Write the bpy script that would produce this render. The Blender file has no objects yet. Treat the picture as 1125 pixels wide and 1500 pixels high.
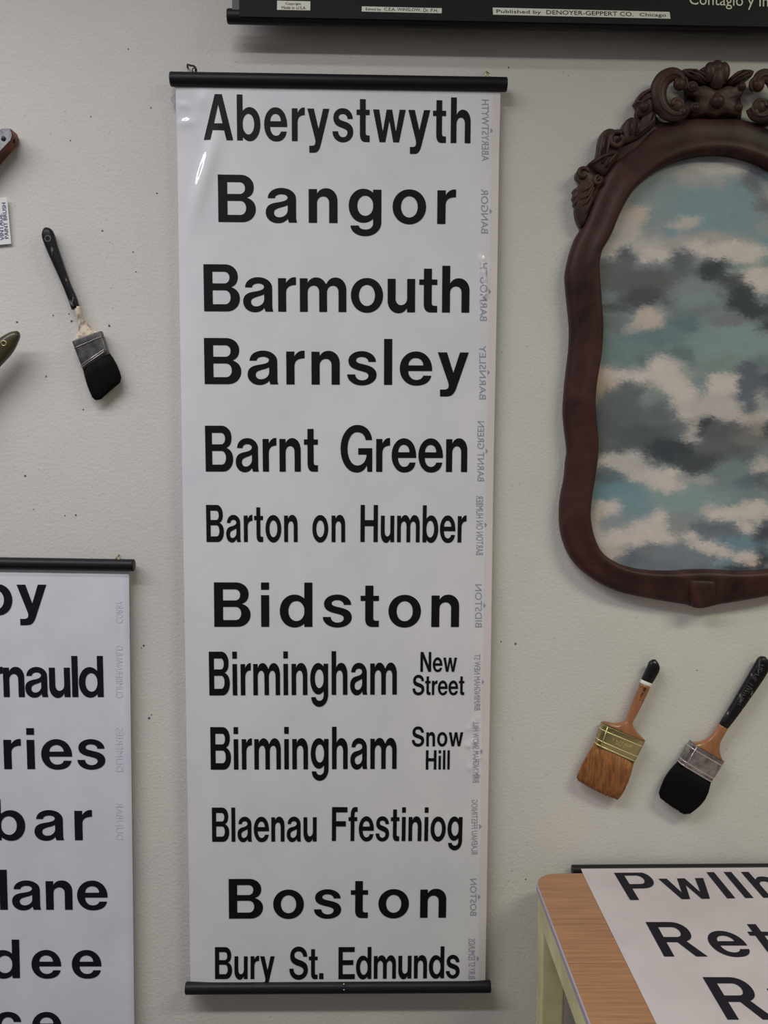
import bpy, bmesh, math, random
import numpy as np
from mathutils import Vector, Matrix
from mathutils.geometry import tessellate_polygon

random.seed(7)
scene = bpy.context.scene
COL = scene.collection

# ------------------------------------------------------------------ camera
CAM = Vector((0.0, -1.4, 1.48))
FPX = 1300.0                      # focal length in pixels of the 1125 x 1500 frame
YAW, PITCH, ROLL = math.radians(-1.4114), math.radians(-5.6057), math.radians(-0.3213)
ROT = Matrix.Rotation(YAW, 3, 'Z') @ Matrix.Rotation(PITCH, 3, 'X') @ Matrix.Rotation(ROLL, 3, 'Y')
cam_d = bpy.data.cameras.new('camera')
cam = bpy.data.objects.new('camera', cam_d)
COL.objects.link(cam)
cam_d.sensor_fit = 'VERTICAL'
cam_d.sensor_height = 36.0
cam_d.lens = 36.0 * FPX / 1500.0
cam_d.clip_start = 0.02
cam.matrix_world = Matrix.Translation(CAM) @ (ROT @ Matrix.Rotation(math.radians(90), 3, 'X')).to_4x4()
scene.camera = cam

# ------------------------------------------------------------------ light
scene.view_settings.view_transform = 'Standard'
scene.view_settings.look = 'None'
scene.view_settings.exposure = -0.12
scene.view_settings.gamma = 1.0
world = bpy.data.worlds.new('World')
scene.world = world
world.use_nodes = True
# the dim room around: brightest towards its far walls, darker overhead and towards the floor
wn, wl = world.node_tree.nodes, world.node_tree.links
w_tc = wn.new('ShaderNodeTexCoord')
w_sx = wn.new('ShaderNodeSeparateXYZ')
w_ramp = wn.new('ShaderNodeValToRGB')
w_map = wn.new('ShaderNodeMapRange')
w_map.inputs['From Min'].default_value = -1.0
w_map.inputs['From Max'].default_value = 1.0
cr = w_ramp.color_ramp
cr.elements[0].position = 0.25
cr.elements[0].color = (0.08, 0.07, 0.065, 1)
cr.elements[1].position = 0.47
cr.elements[1].color = (1.0, 0.94, 0.93, 1)
e = cr.elements.new(0.68)
e.color = (1.0, 0.94, 0.93, 1)
e = cr.elements.new(0.85)
e.color = (0.35, 0.34, 0.34, 1)
wl.new(w_tc.outputs['Generated'], w_sx.inputs[0])
wl.new(w_sx.outputs['Z'], w_map.inputs['Value'])
wl.new(w_map.outputs['Result'], w_ramp.inputs['Fac'])
wl.new(w_ramp.outputs['Color'], wn['Background'].inputs[0])
wn['Background'].inputs[1].default_value = 0.19


def tube_lamp(name, loc, sx, sy, power, col):
    d = bpy.data.lights.new(name, 'AREA')
    d.shape = 'RECTANGLE'
    d.size, d.size_y = sx, sy
    d.energy = power
    d.color = col
    d.spread = math.radians(151)          # louvred fixtures
    o = bpy.data.objects.new(name, d)
    COL.objects.link(o)
    o.location = loc
    return o


# fluorescent tubes in the ceiling troffers (a pair near the wall, a row further back)
tube_lamp('ceiling_tube', (-1.30, -0.78, 2.72), 2.4, 0.06, 8.5, (0.985, 0.975, 1.0))
tube_lamp('ceiling_tube', (-1.30, -1.22, 2.72), 2.4, 0.10, 26.0, (0.985, 0.975, 1.0))
tube_lamp('ceiling_tube', (1.55, -1.2, 2.72), 1.2, 0.25, 20.0, (0.97, 1.0, 0.74))


# ------------------------------------------------------------------ geometry helpers
def ray(px, py):
    return ROT @ Vector(((px - 562.5) / FPX, 1.0, (750.0 - py) / FPX))


def on_wall(px, py, off=0.0):
    """Point at distance off in front of the wall (plane y = -off)."""
    d = ray(px, py)
    return CAM + d * ((-off - CAM.y) / d.y)


def on_level(px, py, z):
    d = ray(px, py)
    return CAM + d * ((z - CAM.z) / d.z)


def link(o, parent=None):
    COL.objects.link(o)
    if parent is not None:
        o.parent = parent
        o.matrix_parent_inverse = Matrix.Identity(4)
    return o


def thing(name, label, cat, loc, group=None):
    o = bpy.data.objects.new(name, None)
    o.empty_display_size = 0.05
    COL.objects.link(o)
    o.location = loc
    o['label'] = label
    o['category'] = cat
    if group:
        o['group'] = group
    return o


def origin_of(p):
    v = Vector((0, 0, 0))
    while p is not None:
        v = v + p.location
        p = p.parent
    return v


def mesh_obj(name, verts, faces, mat, parent=None, smooth=False, label=None, recalc=True, bevel=0):
    """One mesh object from world-space vertices."""
    off = origin_of(parent)
    me = bpy.data.meshes.new(name)
    me.from_pydata([tuple(Vector(v) - off) for v in verts], [], [tuple(f) for f in faces])
    if recalc:
        bm = bmesh.new()
        bm.from_mesh(me)
        bmesh.ops.recalc_face_normals(bm, faces=bm.faces)
        bm.to_mesh(me)
        bm.free()
    me.update()
    if smooth:
        me.polygons.foreach_set('use_smooth', [True] * len(me.polygons))
    me.materials.append(mat)
    o = link(bpy.data.objects.new(name, me), parent)
    if label:
        o['label'] = label
    if bevel:
        b = o.modifiers.new('bevel', 'BEVEL')
        b.width = bevel
        b.segments = 3
        b.limit_method = 'ANGLE'
        b.angle_limit = math.radians(40)
    return o


class MB:
    def __init__(s):
        s.v, s.f = [], []

    def add(s, v, f):
        n = len(s.v)
        s.v += [Vector(p) for p in v]
        s.f += [tuple(i + n for i in q) for q in f]

    def box(s, lo, hi):
        x0, y0, z0 = lo
        x1, y1, z1 = hi
        s.add([(x0, y0, z0), (x1, y0, z0), (x1, y1, z0), (x0, y1, z0), (x0, y0, z1), (x1, y0, z1), (x1, y1, z1), (x0, y1, z1)],
              [(3, 2, 1, 0), (4, 5, 6, 7), (0, 1, 5, 4), (1, 2, 6, 5), (2, 3, 7, 6), (3, 0, 4, 7)])

    def tube(s, pts, rad, n=10, flat=None):
        """Swept round tube; rad is a number or a list; flat squashes it along y."""
        pts = [Vector(p) for p in pts]
        k = len(pts)
        rs = [rad] * k if isinstance(rad, (int, float)) else rad
        vs, fs = [], []
        for i, p in enumerate(pts):
            t = (pts[min(i + 1, k - 1)] - pts[max(i - 1, 0)]).normalized()
            a = Vector((0, 1, 0))
            if abs(t.dot(a)) > 0.95:
                a = Vector((1, 0, 0))
            u = t.cross(a).normalized()
            w = t.cross(u).normalized()
            for j in range(n):
                th = 2 * math.pi * j / n
                q = u * math.cos(th) * rs[i] + w * math.sin(th) * rs[i] * (flat or 1.0)
                vs.append(p + q)
        for i in range(k - 1):
            for j in range(n):
                a, b = i * n + j, i * n + (j + 1) % n
                fs.append((a, b, b + n, a + n))
        fs.append(tuple(range(n - 1, -1, -1)))
        fs.append(tuple((k - 1) * n + j for j in range(n)))
        s.add(vs, fs)

    def ball(s, c, rx, ry, rz, nu=14, nv=8):
        vs, fs = [], []
        c = Vector(c)
        for i in range(1, nv):
            ph = math.pi * i / nv
            for j in range(nu):
                th = 2 * math.pi * j / nu
                vs.append(c + Vector((rx * math.sin(ph) * math.cos(th), ry * math.sin(ph) * math.sin(th), rz * math.cos(ph))))
        top, bot = len(vs), len(vs) + 1
        vs += [c + Vector((0, 0, rz)), c - Vector((0, 0, rz))]
        for i in range(nv - 2):
            for j in range(nu):
                a, b = i * nu + j, i * nu + (j + 1) % nu
                fs.append((a, a + nu, b + nu, b))
        for j in range(nu):
            fs.append((top, j, (j + 1) % nu))
            a = (nv - 2) * nu
            fs.append((bot, a + (j + 1) % nu, a + j))
        s.add(vs, fs)

    def torus(s, c, R, r, axis='y', n=16, m=8):
        c = Vector(c)
        vs, fs = [], []
        for i in range(n):
            a = 2 * math.pi * i / n
            for j in range(m):
                b = 2 * math.pi * j / m
                q = (R + r * math.cos(b))
                p = (q * math.cos(a), r * math.sin(b), q * math.sin(a))
                if axis == 'x':
                    p = (p[1], p[0], p[2])
                elif axis == 'z':
                    p = (p[0], p[2], p[1])
                vs.append(c + Vector(p))
        for i in range(n):
            for j in range(m):
                fs.append((i * m + j, ((i + 1) % n) * m + j, ((i + 1) % n) * m + (j + 1) % m, i * m + (j + 1) % m))
        s.add(vs, fs)

    def build(s, name, mat, parent=None, **k):
        return mesh_obj(name, s.v, s.f, mat, parent, **k)


# ------------------------------------------------------------------ materials
def lin(c):
    c = c / 255.0
    return c / 12.92 if c <= 0.04045 else ((c + 0.055) / 1.055) ** 2.4


LIT = 0.56                              # how bright a white surface of this wall shows in the photo


def rgb(r, g, b, k=LIT):
    return (min(lin(r) / k, 0.95), min(lin(g) / k, 0.95), min(lin(b) / k, 0.95), 1.0)


def material(name, col, rough=0.6, spec=0.4, metal=0.0, coat=0.0, coat_rough=0.1):
    m = bpy.data.materials.new(name)
    m.use_nodes = True
    b = m.node_tree.nodes['Principled BSDF']
    b.inputs['Base Color'].default_value = col
    b.inputs['Roughness'].default_value = rough
    b.inputs['Specular IOR Level'].default_value = spec
    b.inputs['Metallic'].default_value = metal
    b.inputs['Coat Weight'].default_value = coat
    b.inputs['Coat Roughness'].default_value = coat_rough
    return m


def nodes_of(m):
    nt = m.node_tree
    return nt, nt.nodes, nt.links, nt.nodes['Principled BSDF']


def vary(m, c1, c2, scale=(20, 20, 20), detail=6, lo=0.35, hi=0.65, distort=0.0, rough=0.6):
    """Two-tone noise in object space for the base colour."""
    nt, N, L, B = nodes_of(m)
    tc = N.new('ShaderNodeTexCoord')
    mp = N.new('ShaderNodeMapping')
    mp.inputs['Scale'].default_value = scale
    no = N.new('ShaderNodeTexNoise')
    no.inputs['Scale'].default_value = 1.0
    no.inputs['Detail'].default_value = detail
    no.inputs['Roughness'].default_value = rough
    no.inputs['Distortion'].default_value = distort
    r = N.new('ShaderNodeValToRGB')
    r.color_ramp.elements[0].position = lo
    r.color_ramp.elements[1].position = hi
    r.color_ramp.elements[0].color = c1
    r.color_ramp.elements[1].color = c2
    L.new(tc.outputs['Object'], mp.inputs['Vector'])
    L.new(mp.outputs['Vector'], no.inputs['Vector'])
    L.new(no.outputs['Fac'], r.inputs['Fac'])
    L.new(r.outputs['Color'], B.inputs['Base Color'])
    return mp, no, r


def bump(m, scale, strength, dist, detail=3, stretch=(1, 1, 1)):
    nt, N, L, B = nodes_of(m)
    tc = N.new('ShaderNodeTexCoord')
    mp = N.new('ShaderNodeMapping')
    mp.inputs['Scale'].default_value = stretch
    no = N.new('ShaderNodeTexNoise')
    no.inputs['Scale'].default_value = scale
    no.inputs['Detail'].default_value = detail
    bp = N.new('ShaderNodeBump')
    bp.inputs['Strength'].default_value = strength
    bp.inputs['Distance'].default_value = dist
    L.new(tc.outputs['Object'], mp.inputs['Vector'])
    L.new(mp.outputs['Vector'], no.inputs['Vector'])
    L.new(no.outputs['Fac'], bp.inputs['Height'])
    if B.inputs['Normal'].links:
        L.new(B.inputs['Normal'].links[0].from_socket, bp.inputs['Normal'])
    L.new(bp.outputs['Normal'], B.inputs['Normal'])
    return bp


M = {}
# painted plaster wall: warm off-white, rolled orange-peel texture, small pits and faint scuffs
M['wall'] = material('painted_plaster', rgb(176, 175, 165), 0.75, 0.25)
vary(M['wall'], rgb(170, 168, 165), rgb(179, 177, 173), (2.2, 2.2, 2.2), 4, 0.3, 0.7)
bump(M['wall'], 190, 0.42, 0.0016, 2)
bump(M['wall'], 480, 0.4, 0.0008, 2)
nt, N, L, B = nodes_of(M['wall'])
tc = N.new('ShaderNodeTexCoord')
vo = N.new('ShaderNodeTexVoronoi')
vo.inputs['Scale'].default_value = 62
rv = N.new('ShaderNodeValToRGB')
rv.color_ramp.elements[0].position = 0.05
rv.color_ramp.elements[1].position = 0.13
rv.color_ramp.elements[0].color = (0.78, 0.76, 0.74, 1)
rv.color_ramp.elements[1].color = (1, 1, 1, 1)
gate = N.new('ShaderNodeTexNoise')
gate.inputs['Scale'].default_value = 9
rg = N.new('ShaderNodeValToRGB')
rg.color_ramp.elements[0].position = 0.5
rg.color_ramp.elements[1].position = 0.62
mx = N.new('ShaderNodeMixRGB')
mx.blend_type = 'MULTIPLY'
L.new(tc.outputs['Object'], vo.inputs['Vector'])
L.new(tc.outputs['Object'], gate.inputs['Vector'])
L.new(vo.outputs['Distance'], rv.inputs['Fac'])
L.new(gate.outputs['Fac'], rg.inputs['Fac'])
L.new(rg.outputs['Color'], mx.inputs['Fac'])
old = B.inputs['Base Color'].links[0].from_socket
L.new(old, mx.inputs['Color1'])
L.new(rv.outputs['Color'], mx.inputs['Color2'])
L.new(mx.outputs['Color'], B.inputs['Base Color'])

M['floor'] = material('grey_floor', (0.16, 0.15, 0.14, 1), 0.5)
vary(M['floor'], (0.06, 0.055, 0.05, 1), (0.1, 0.09, 0.08, 1), (6, 6, 6))
M['vinyl'] = material('white_vinyl', rgb(186, 185, 190), 0.34, 0.4, coat=0.9, coat_rough=0.035)
vary(M['vinyl'], rgb(183, 182, 188), rgb(190, 189, 193), (9, 9, 9), 4)
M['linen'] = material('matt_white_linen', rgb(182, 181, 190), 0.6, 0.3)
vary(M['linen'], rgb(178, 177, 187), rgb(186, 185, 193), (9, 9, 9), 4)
M['table_linen'] = material('shaded_table_linen', rgb(156, 148, 152), 0.65, 0.25)  # linen toned down to imitate the dimmer light on the table
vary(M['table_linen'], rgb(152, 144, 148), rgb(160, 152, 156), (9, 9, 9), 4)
M['ink'] = material('black_ink', (0.007, 0.0065, 0.009, 1), 0.5, 0.2, coat=0.12, coat_rough=0.12)
M['ink_matt'] = material('black_ink_matt', (0.011, 0.009, 0.018, 1), 0.6, 0.2)
M['ghost'] = material('grey_stamp_ink', rgb(130, 130, 146), 0.5, 0.3, coat=0.4, coat_rough=0.1)
M['ghost_pale'] = material('pale_stamp_ink', rgb(172, 171, 183), 0.6)
M['rail'] = material('black_painted_wood', (0.011, 0.010, 0.013, 1), 0.45, 0.3)
bump(M['rail'], 120, 0.2, 0.001, 3, (0.1, 1, 1))
M['brass'] = material('brass', (0.62, 0.50, 0.22, 1), 0.32, 0.5, 1.0)
M['dark_steel'] = material('dark_steel', (0.05, 0.04, 0.035, 1), 0.4, 0.5, 0.8)
M['clear'] = material('clear_film', (0.8, 0.8, 0.85, 1), 0.15, 0.5)
nodes_of(M['clear'])[3].inputs['Transmission Weight'].default_value = 0.8
M['canvas'] = material('black_chart_cloth', (0.017, 0.017, 0.019, 1), 0.7, 0.3)
bump(M['canvas'], 500, 0.2, 0.0006)
M['paper'] = material('cream_paper', rgb(214, 206, 182), 0.7, 0.2)
M['card'] = material('white_card', rgb(205, 203, 214), 0.6, 0.3)
M['blue_ink'] = material('blue_pen_ink', rgb(70, 72, 105), 0.6)
M['cream_print'] = material('cream_print', rgb(205, 200, 175), 0.6)
M['gold_print'] = material('gold_print', rgb(180, 172, 110), 0.4)

# mahogany of the picture frame
M['frame'] = material('dark_mahogany', rgb(48, 30, 30), 0.45, 0.22)
mp, no, r = vary(M['frame'], rgb(25, 18, 19), rgb(66, 40, 37), (11, 11, 7), 7, 0.32, 0.66, 0.8)
bump(M['frame'], 60, 0.15, 0.002, 5, (1, 1, 0.25))
M['carving'] = material('carved_mahogany', rgb(62, 42, 40), 0.45, 0.3)
vary(M['carving'], rgb(34, 25, 25), rgb(70, 47, 42), (30, 30, 30), 5, 0.3, 0.75)
bump(M['carving'], 160, 0.35, 0.0015, 4)

# brushes
M['black_lacquer'] = material('black_lacquer', (0.008, 0.008, 0.011, 1), 0.3, 0.4)
M['worn_black'] = material('worn_black_paint', (0.008, 0.008, 0.011, 1), 0.4, 0.3)
vary(M['worn_black'], (0.007, 0.007, 0.010, 1), rgb(105, 103, 100), (170, 170, 60), 6, 0.60, 0.70)
M['orange_wood'] = material('varnished_beech', rgb(140, 84, 56), 0.3, 0.5, coat=0.3)
vary(M['orange_wood'], rgb(104, 68, 46), rgb(140, 92, 60), (40, 40, 14), 6, 0.3, 0.7)
M['red_wood'] = material('red_brown_wood', rgb(112, 58, 44), 0.5, 0.3)
vary(M['red_wood'], rgb(58, 32, 28), rgb(104, 56, 42), (60, 60, 30), 6)
M['pale_wood'] = material('paint_splashed_wood', rgb(185, 170, 152), 0.6)
vary(M['pale_wood'], rgb(104, 90, 80), rgb(178, 166, 150), (90, 90, 90), 6, 0.34, 0.52)
M['grey_paint'] = material('worn_grey_paint', rgb(140, 142, 148), 0.5, 0.3)
vary(M['grey_paint'], rgb(80, 84, 96), rgb(150, 151, 154), (70, 70, 70), 6, 0.3, 0.6)
M['olive'] = material('dark_olive_lacquer', rgb(52, 52, 36), 0.3, 0.5)
vary(M['olive'], rgb(26, 28, 22), rgb(62, 58, 36), (30, 30, 30), 5, 0.35, 0.7)
M['white_band'] = material('white_enamel', rgb(200, 196, 186), 0.4)
M['brass_ferrule'] = material('brass_ferrule', (0.50, 0.42, 0.20, 1), 0.28, 0.5, 1.0)
M['bright_brass'] = material('bright_brass', (0.85, 0.74, 0.40, 1), 0.25, 0.6, 0.55)  # lighter, less metallic brass; bright reflections put into the colour
M['bright_steel'] = material('bright_nickel', (0.66, 0.60, 0.60, 1), 0.25, 0.6, 0.55)  # nickel lightened the same way for its reflections
M['steel_ferrule'] = material('nickel_ferrule', (0.40, 0.36, 0.36, 1), 0.32, 0.5, 1.0)
vary(M['steel_ferrule'], (0.22, 0.19, 0.19, 1), (0.46, 0.42, 0.42, 1), (90, 90, 90), 6, 0.35, 0.6)
M['dull_ferrule'] = material('tarnished_ferrule', (0.20, 0.19, 0.20, 1), 0.42, 0.5, 0.9)
vary(M['dull_ferrule'], (0.10, 0.10, 0.10, 1), (0.26, 0.25, 0.26, 1), (60, 60, 60), 6)
M['orange_bristle'] = material('orange_bristle', rgb(134, 82, 48), 0.6, 0.3)
vary(M['orange_bristle'], rgb(92, 58, 36), rgb(148, 98, 56), (300, 300, 40), 4, 0.3, 0.7)
M['black_bristle'] = material('black_bristle', (0.006, 0.0055, 0.0065, 1), 0.7, 0.15)

# table
M['laminate'] = material('oak_laminate', rgb(150, 108, 84), 0.38, 0.4)
mp, no, r = vary(M['laminate'], rgb(110, 78, 58), rgb(144, 105, 77), (9, 230, 9), 7, 0.25, 0.75, 0.5)
M['edge_band'] = material('grey_edge_band', rgb(136, 128, 140), 0.4)
M['cream_metal'] = material('cream_enamel_metal', rgb(192, 186, 138), 0.4, 0.4)
vary(M['cream_metal'], rgb(164, 158, 120), rgb(186, 180, 138), (12, 12, 12), 4)

# ------------------------------------------------------------------ setting
mb = MB()
mb.box((-3.2, 0, 0), (3.2, 0.12, 3.05))
wall = mb.build('wall_back', M['wall'])
wall['kind'] = 'structure'
mb = MB()
mb.box((-3.2, -5.0, -0.1), (3.2, 0.12, 0))
fl = mb.build('floor', M['floor'])
fl['kind'] = 'structure'


def nail_holes():
    """Small dark pock marks left by old nails in the plaster."""
    m = material('hole_dark', rgb(84, 76, 73), 0.9, 0.1)
    spots = [(210.5, 945.5, 1.7), (207.5, 949, 1.0), (218.5, 1052, 2.0), (222, 1047, 1.1), (755, 943, 1.8), (734, 940, 1.1),
             (105, 470.5, 1.6), (150, 338, 1.5), (160, 477, 1.8), (78, 462, 1.1), (101, 460, 1.0), (67.5, 551.5, 1.3),
             (111, 754.5, 1.4), (95, 755, 0.9), (49, 746, 0.8), (37, 697, 1.5), (230, 283, 1.2), (133, 171, 1.0), (103, 206, 1.0),
             (221, 158, 1.1), (195, 369, 1.1), (199, 398, 1.0), (1021, 982, 1.0), (770, 1288, 1.1), (745, 99, 1.2), (122, 600, 1.0),
             (188, 72, 1.1), (25, 472, 1.5)]
    k = MB()
    for (x, y, r) in spots:
        c = on_wall(x, y, 0.0)
        rr = r * 0.00105
        pts = [Vector((c.x + rr * math.cos(a) * random.uniform(.75, 1.2), 0, c.z + rr * math.sin(a) * random.uniform(.75, 1.2)))
               for a in [2 * math.pi * i / 9 for i in range(9)]]
        top = [p + Vector((0, -0.0004, 0)) for p in pts]
        n = 9
        k.add(pts + top, [tuple(range(n, 2 * n))] + [(i, (i + 1) % n, (i + 1) % n + n, i + n) for i in range(n)])
    o = k.build('nail_hole', m, wall)
    return o


nail_holes()

# ------------------------------------------------------------------ lettering
K = 0.57


def sample(path, n=9):
    """Mini path language: M/L points, h/v = quarter curves leaving horizontally/vertically, b = cubic."""
    t = path.split()
    i, pts, cur = 0, [], None
    while i < len(t):
        op = t[i]
        i += 1
        if op in 'ML':
            cur = (float(t[i]), float(t[i + 1]))
            i += 2
            pts.append(cur)
            continue
        if op in 'hv':
            x1, y1 = float(t[i]), float(t[i + 1])
            i += 2
            x0, y0 = cur
            if op == 'h':
                c1, c2 = (x0 + K * (x1 - x0), y0), (x1, y1 - K * (y1 - y0))
            else:
                c1, c2 = (x0, y0 + K * (y1 - y0)), (x1 - K * (x1 - x0), y1)
        else:
            c1 = (float(t[i]), float(t[i + 1]))
            c2 = (float(t[i + 2]), float(t[i + 3]))
            x1, y1 = float(t[i + 4]), float(t[i + 5])
            i += 6
        for k in range(1, n + 1):
            u = k / n
            w = 1 - u
            pts.append((w ** 3 * cur[0] + 3 * w * w * u * c1[0] + 3 * w * u * u * c2[0] + u ** 3 * x1,
                        w ** 3 * cur[1] + 3 * w * w * u * c1[1] + 3 * w * u * u * c2[1] + u ** 3 * y1))
        cur = (x1, y1)
    out = []
    for p in pts:
        if not out or abs(p[0] - out[-1][0]) + abs(p[1] - out[-1][1]) > 1e-6:
            out.append(p)
    if abs(out[0][0] - out[-1][0]) + abs(out[0][1] - out[-1][1]) < 1e-6:
        out.pop()
    return out


def rect(x0, y0, x1, y1):
    return [[(x0, y0), (x1, y0), (x1, y1), (x0, y1)]]


def oval(x0, y0, x1, y1):
    cx, cy = (x0 + x1) / 2, (y0 + y1) / 2
    return sample(f'M {x0} {cy} v {cx} {y1} h {x1} {cy} v {cx} {y0} h {x0} {cy}')


def ring(a, b):
    return [oval(*a), oval(*b)]


def arch(x0, x1, sw):
    """Shoulder of n, h, m: from the stem at x0 to a leg whose inner side is x1."""
    xm = (x0 + x1) / 2
    return [sample(f'M {x0} 420 v {xm + 10} 562 h {x1} 425 L {x1} 0 L {x1 + sw} 0 L {x1 + sw} 470 v {xm + 70} 735 '
                   f'b {xm - 30} 735 {x0 + 35} 690 {x0 - 8} 605 L {x0 - 80} 600 L {x0 - 80} 420')]


def flip(shapes, w, h):
    return [[[(w - x, h - y) for x, y in c] for c in s] for s in shapes]


S = 182
G = {}
G['o'] = (735, 28, 28, [ring((0, -15, 735, 730), (185, 131, 550, 584))])
G['b'] = (734, 55, 28, [rect(0, 0, S, 1000), ring((70, -15, 734, 730), (178, 131, 540, 584))])
G['d'] = (734, 28, 55, [rect(552, 0, 734, 1000), ring((0, -15, 664, 730), (194, 131, 556, 584))])
G['g'] = (714, 28, 55, [ring((0, 10, 645, 733), (188, 158, 536, 586)),
                        [sample('M 714 715 L 532 715 L 532 -10 v 368 -135 h 222 -50 L 40 -50 v 362 -275 h 714 20')]])
G['a'] = (684, 25, 35, [[sample('M 46 515 v 345 733 h 661 505 L 661 110 b 661 60 672 20 684 0 L 503 0 L 478 80 b 430 15 350 -15 262 -15 '
                                'h 0 210 b 0 345 90 400 235 422 b 365 442 477 462 477 530 v 345 600 h 205 515'),
                         sample('M 478 372 b 420 340 360 330 300 312 b 215 285 180 260 180 205 v 290 110 h 478 270')]])
G['e'] = (724, 28, 28, [[sample('M 723 305 L 190 305 v 370 110 b 455 110 510 150 525 205 L 708 205 b 680 60 560 -15 365 -15 h 0 357 v 365 733 h 724 340'),
                         sample('M 194 428 L 525 428 v 362 590 h 194 428')]])
G['s'] = (655, 25, 25, [[sample('M 640 500 v 325 733 h 28 525 b 28 390 130 345 270 310 b 405 277 473 262 473 195 v 330 97 h 180 225 L 0 225 v 328 -15 '
                                'h 655 212 b 655 355 540 405 390 440 b 270 468 200 480 200 535 v 325 607 h 473 500')]])
G['n'] = (628, 55, 55, [rect(0, 0, S, 715), arch(S, 446, S)])
G['h'] = (628, 55, 55, [rect(0, 0, S, 1000), arch(S, 446, S)])
G['m'] = (1058, 55, 55, [rect(0, 0, 178, 715), arch(178, 440, 178), arch(618, 880, 178)])
G['u'] = (628, 55, 55, flip(G['n'][3], 628, 715))
G['r'] = (408, 55, 10, [rect(0, 0, S, 715), [sample('M 182 400 b 182 520 265 572 408 572 L 408 735 b 300 745 225 695 174 600 L 100 600 L 100 400')]])
G['t'] = (413, 18, 35, [rect(0, 590, 413, 706), [sample('M 105 935 L 287 935 L 287 215 b 287 160 310 142 350 142 L 413 142 L 413 0 L 270 0 b 160 0 105 60 105 190')]])
G['l'] = (S, 55, 55, [rect(0, 0, S, 1000)])
G['i'] = (S, 55, 55, [rect(0, 0, S, 715), rect(0, 838, S, 1000)])
G['f'] = (430, 12, 10, [rect(0, 590, 420, 706), [sample('M 105 0 L 105 760 b 105 930 190 1005 330 1005 L 430 1000 L 430 862 L 370 862 b 310 862 287 840 287 770 L 287 0')]])
G['y'] = (692, 10, 10, [[sample('M 0 715 L 205 715 L 352 270 L 495 715 L 692 715 L 425 -60 b 375 -200 320 -250 200 -250 L 58 -250 L 58 -98 L 150 -98 '
                                'b 215 -98 245 -75 250 -20 b 252 10 245 40 232 75')]])
G['w'] = (1030, 10, 10, [[sample('M 0 715 L 192 715 L 308 230 L 428 715 L 602 715 L 722 230 L 838 715 L 1030 715 L 825 0 L 640 0 L 515 470 L 390 0 L 205 0')]])
G['c'] = (682, 28, 20, [[sample('M 680 470 b 660 640 540 733 350 733 h 0 357 v 350 -15 b 545 -15 660 90 682 260 L 500 260 b 488 170 430 125 350 125 '
                                'h 190 357 v 350 592 b 430 592 485 550 498 470')]])
G['A'] = (920, 5, 5, [[sample('M 0 0 L 355 1000 L 580 1000 L 920 0 L 712 0 L 640 212 L 280 212 L 208 0'), [(328, 362), (592, 362), (460, 778)]]])
G['B'] = (815, 55, 28, [[sample('M 0 0 L 0 1000 L 490 1000 h 775 745 b 775 620 720 550 618 518 b 740 485 815 400 815 275 v 520 0'),
                         sample('M 200 845 L 470 845 h 585 718 v 470 595 L 200 595'), sample('M 200 450 L 480 450 h 605 300 v 480 152 L 200 152')]])
G['C'] = (905, 35, 25, [[sample('M 895 650 b 870 880 710 1018 470 1018 h 0 500 v 470 -18 b 720 -18 880 120 905 370 L 700 370 b 690 220 600 138 470 138 '
                                'h 206 500 v 470 862 b 590 862 680 790 695 650')]])
G['D'] = (860, 60, 35, [[sample('M 0 0 L 0 1000 L 420 1000 h 860 500 v 420 0'), sample('M 200 845 L 400 845 h 655 500 v 400 155 L 200 155')]])
G['E'] = (775, 60, 25, [rect(0, 0, 200, 1000), rect(0, 845, 770, 1000), rect(0, 440, 705, 592), rect(0, 0, 775, 155)])
G['F'] = (735, 60, 15, [rect(0, 0, 200, 1000), rect(0, 845, 735, 1000), rect(0, 430, 665, 585)])
G['G'] = (933, 35, 50, [[sample('M 929 690 b 900 900 730 1018 490 1018 h 0 500 v 470 -18 b 610 -18 720 40 775 140 L 790 0 L 933 0 L 933 514 L 521 514 L 521 375 '
                                'L 765 375 b 755 230 650 136 490 136 h 206 500 v 490 861 b 620 861 715 800 738 690')]])
G['H'] = (810, 60, 60, [rect(0, 0, 200, 1000), rect(610, 0, 810, 1000), rect(100, 430, 700, 592)])
G['N'] = (810, 60, 60, [[sample('M 0 0 L 0 1000 L 215 1000 L 615 330 L 615 1000 L 810 1000 L 810 0 L 595 0 L 195 670 L 195 0')]])
G['P'] = (785, 60, 20, [[sample('M 0 0 L 0 1000 L 470 1000 h 785 695 v 470 388 L 200 388 L 200 0'), sample('M 200 845 L 450 845 h 585 693 v 450 540 L 200 540')]])
G['R'] = (845, 60, 15, [[sample('M 0 0 L 0 1000 L 490 1000 h 790 705 b 790 560 720 470 610 425 L 845 0 L 620 0 L 415 400 L 200 400 L 200 0'),
                         sample('M 200 845 L 470 845 h 590 700 v 470 550 L 200 550')]])
G['S'] = (882, 30, 30, [[sample('M 850 700 v 440 1018 h 40 720 b 40 530 190 470 380 425 b 570 380 672 355 672 270 v 450 135 b 310 135 205 195 198 330 '
                                'L 0 330 b 0 110 180 -18 450 -18 h 882 290 b 882 490 720 545 520 592 b 330 637 240 660 240 745 v 430 868 b 560 868 650 800 655 700')]])
G['.'] = (205, 45, 40, [rect(0, 0, 205, 185)])
G[' '] = (230, 0, 0, [])
TRI = {}


def glyph_tris(ch):
    if ch not in TRI:
        out = []
        for sh in G[ch][3]:
            vl = [[Vector((x, y, 0)) for x, y in c] for c in sh]
            flat = [p for c in sh for p in c]
            out.append((flat, [tuple(t) for t in tessellate_polygon(vl)]))
        TRI[ch] = out
    return TRI[ch]


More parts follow.
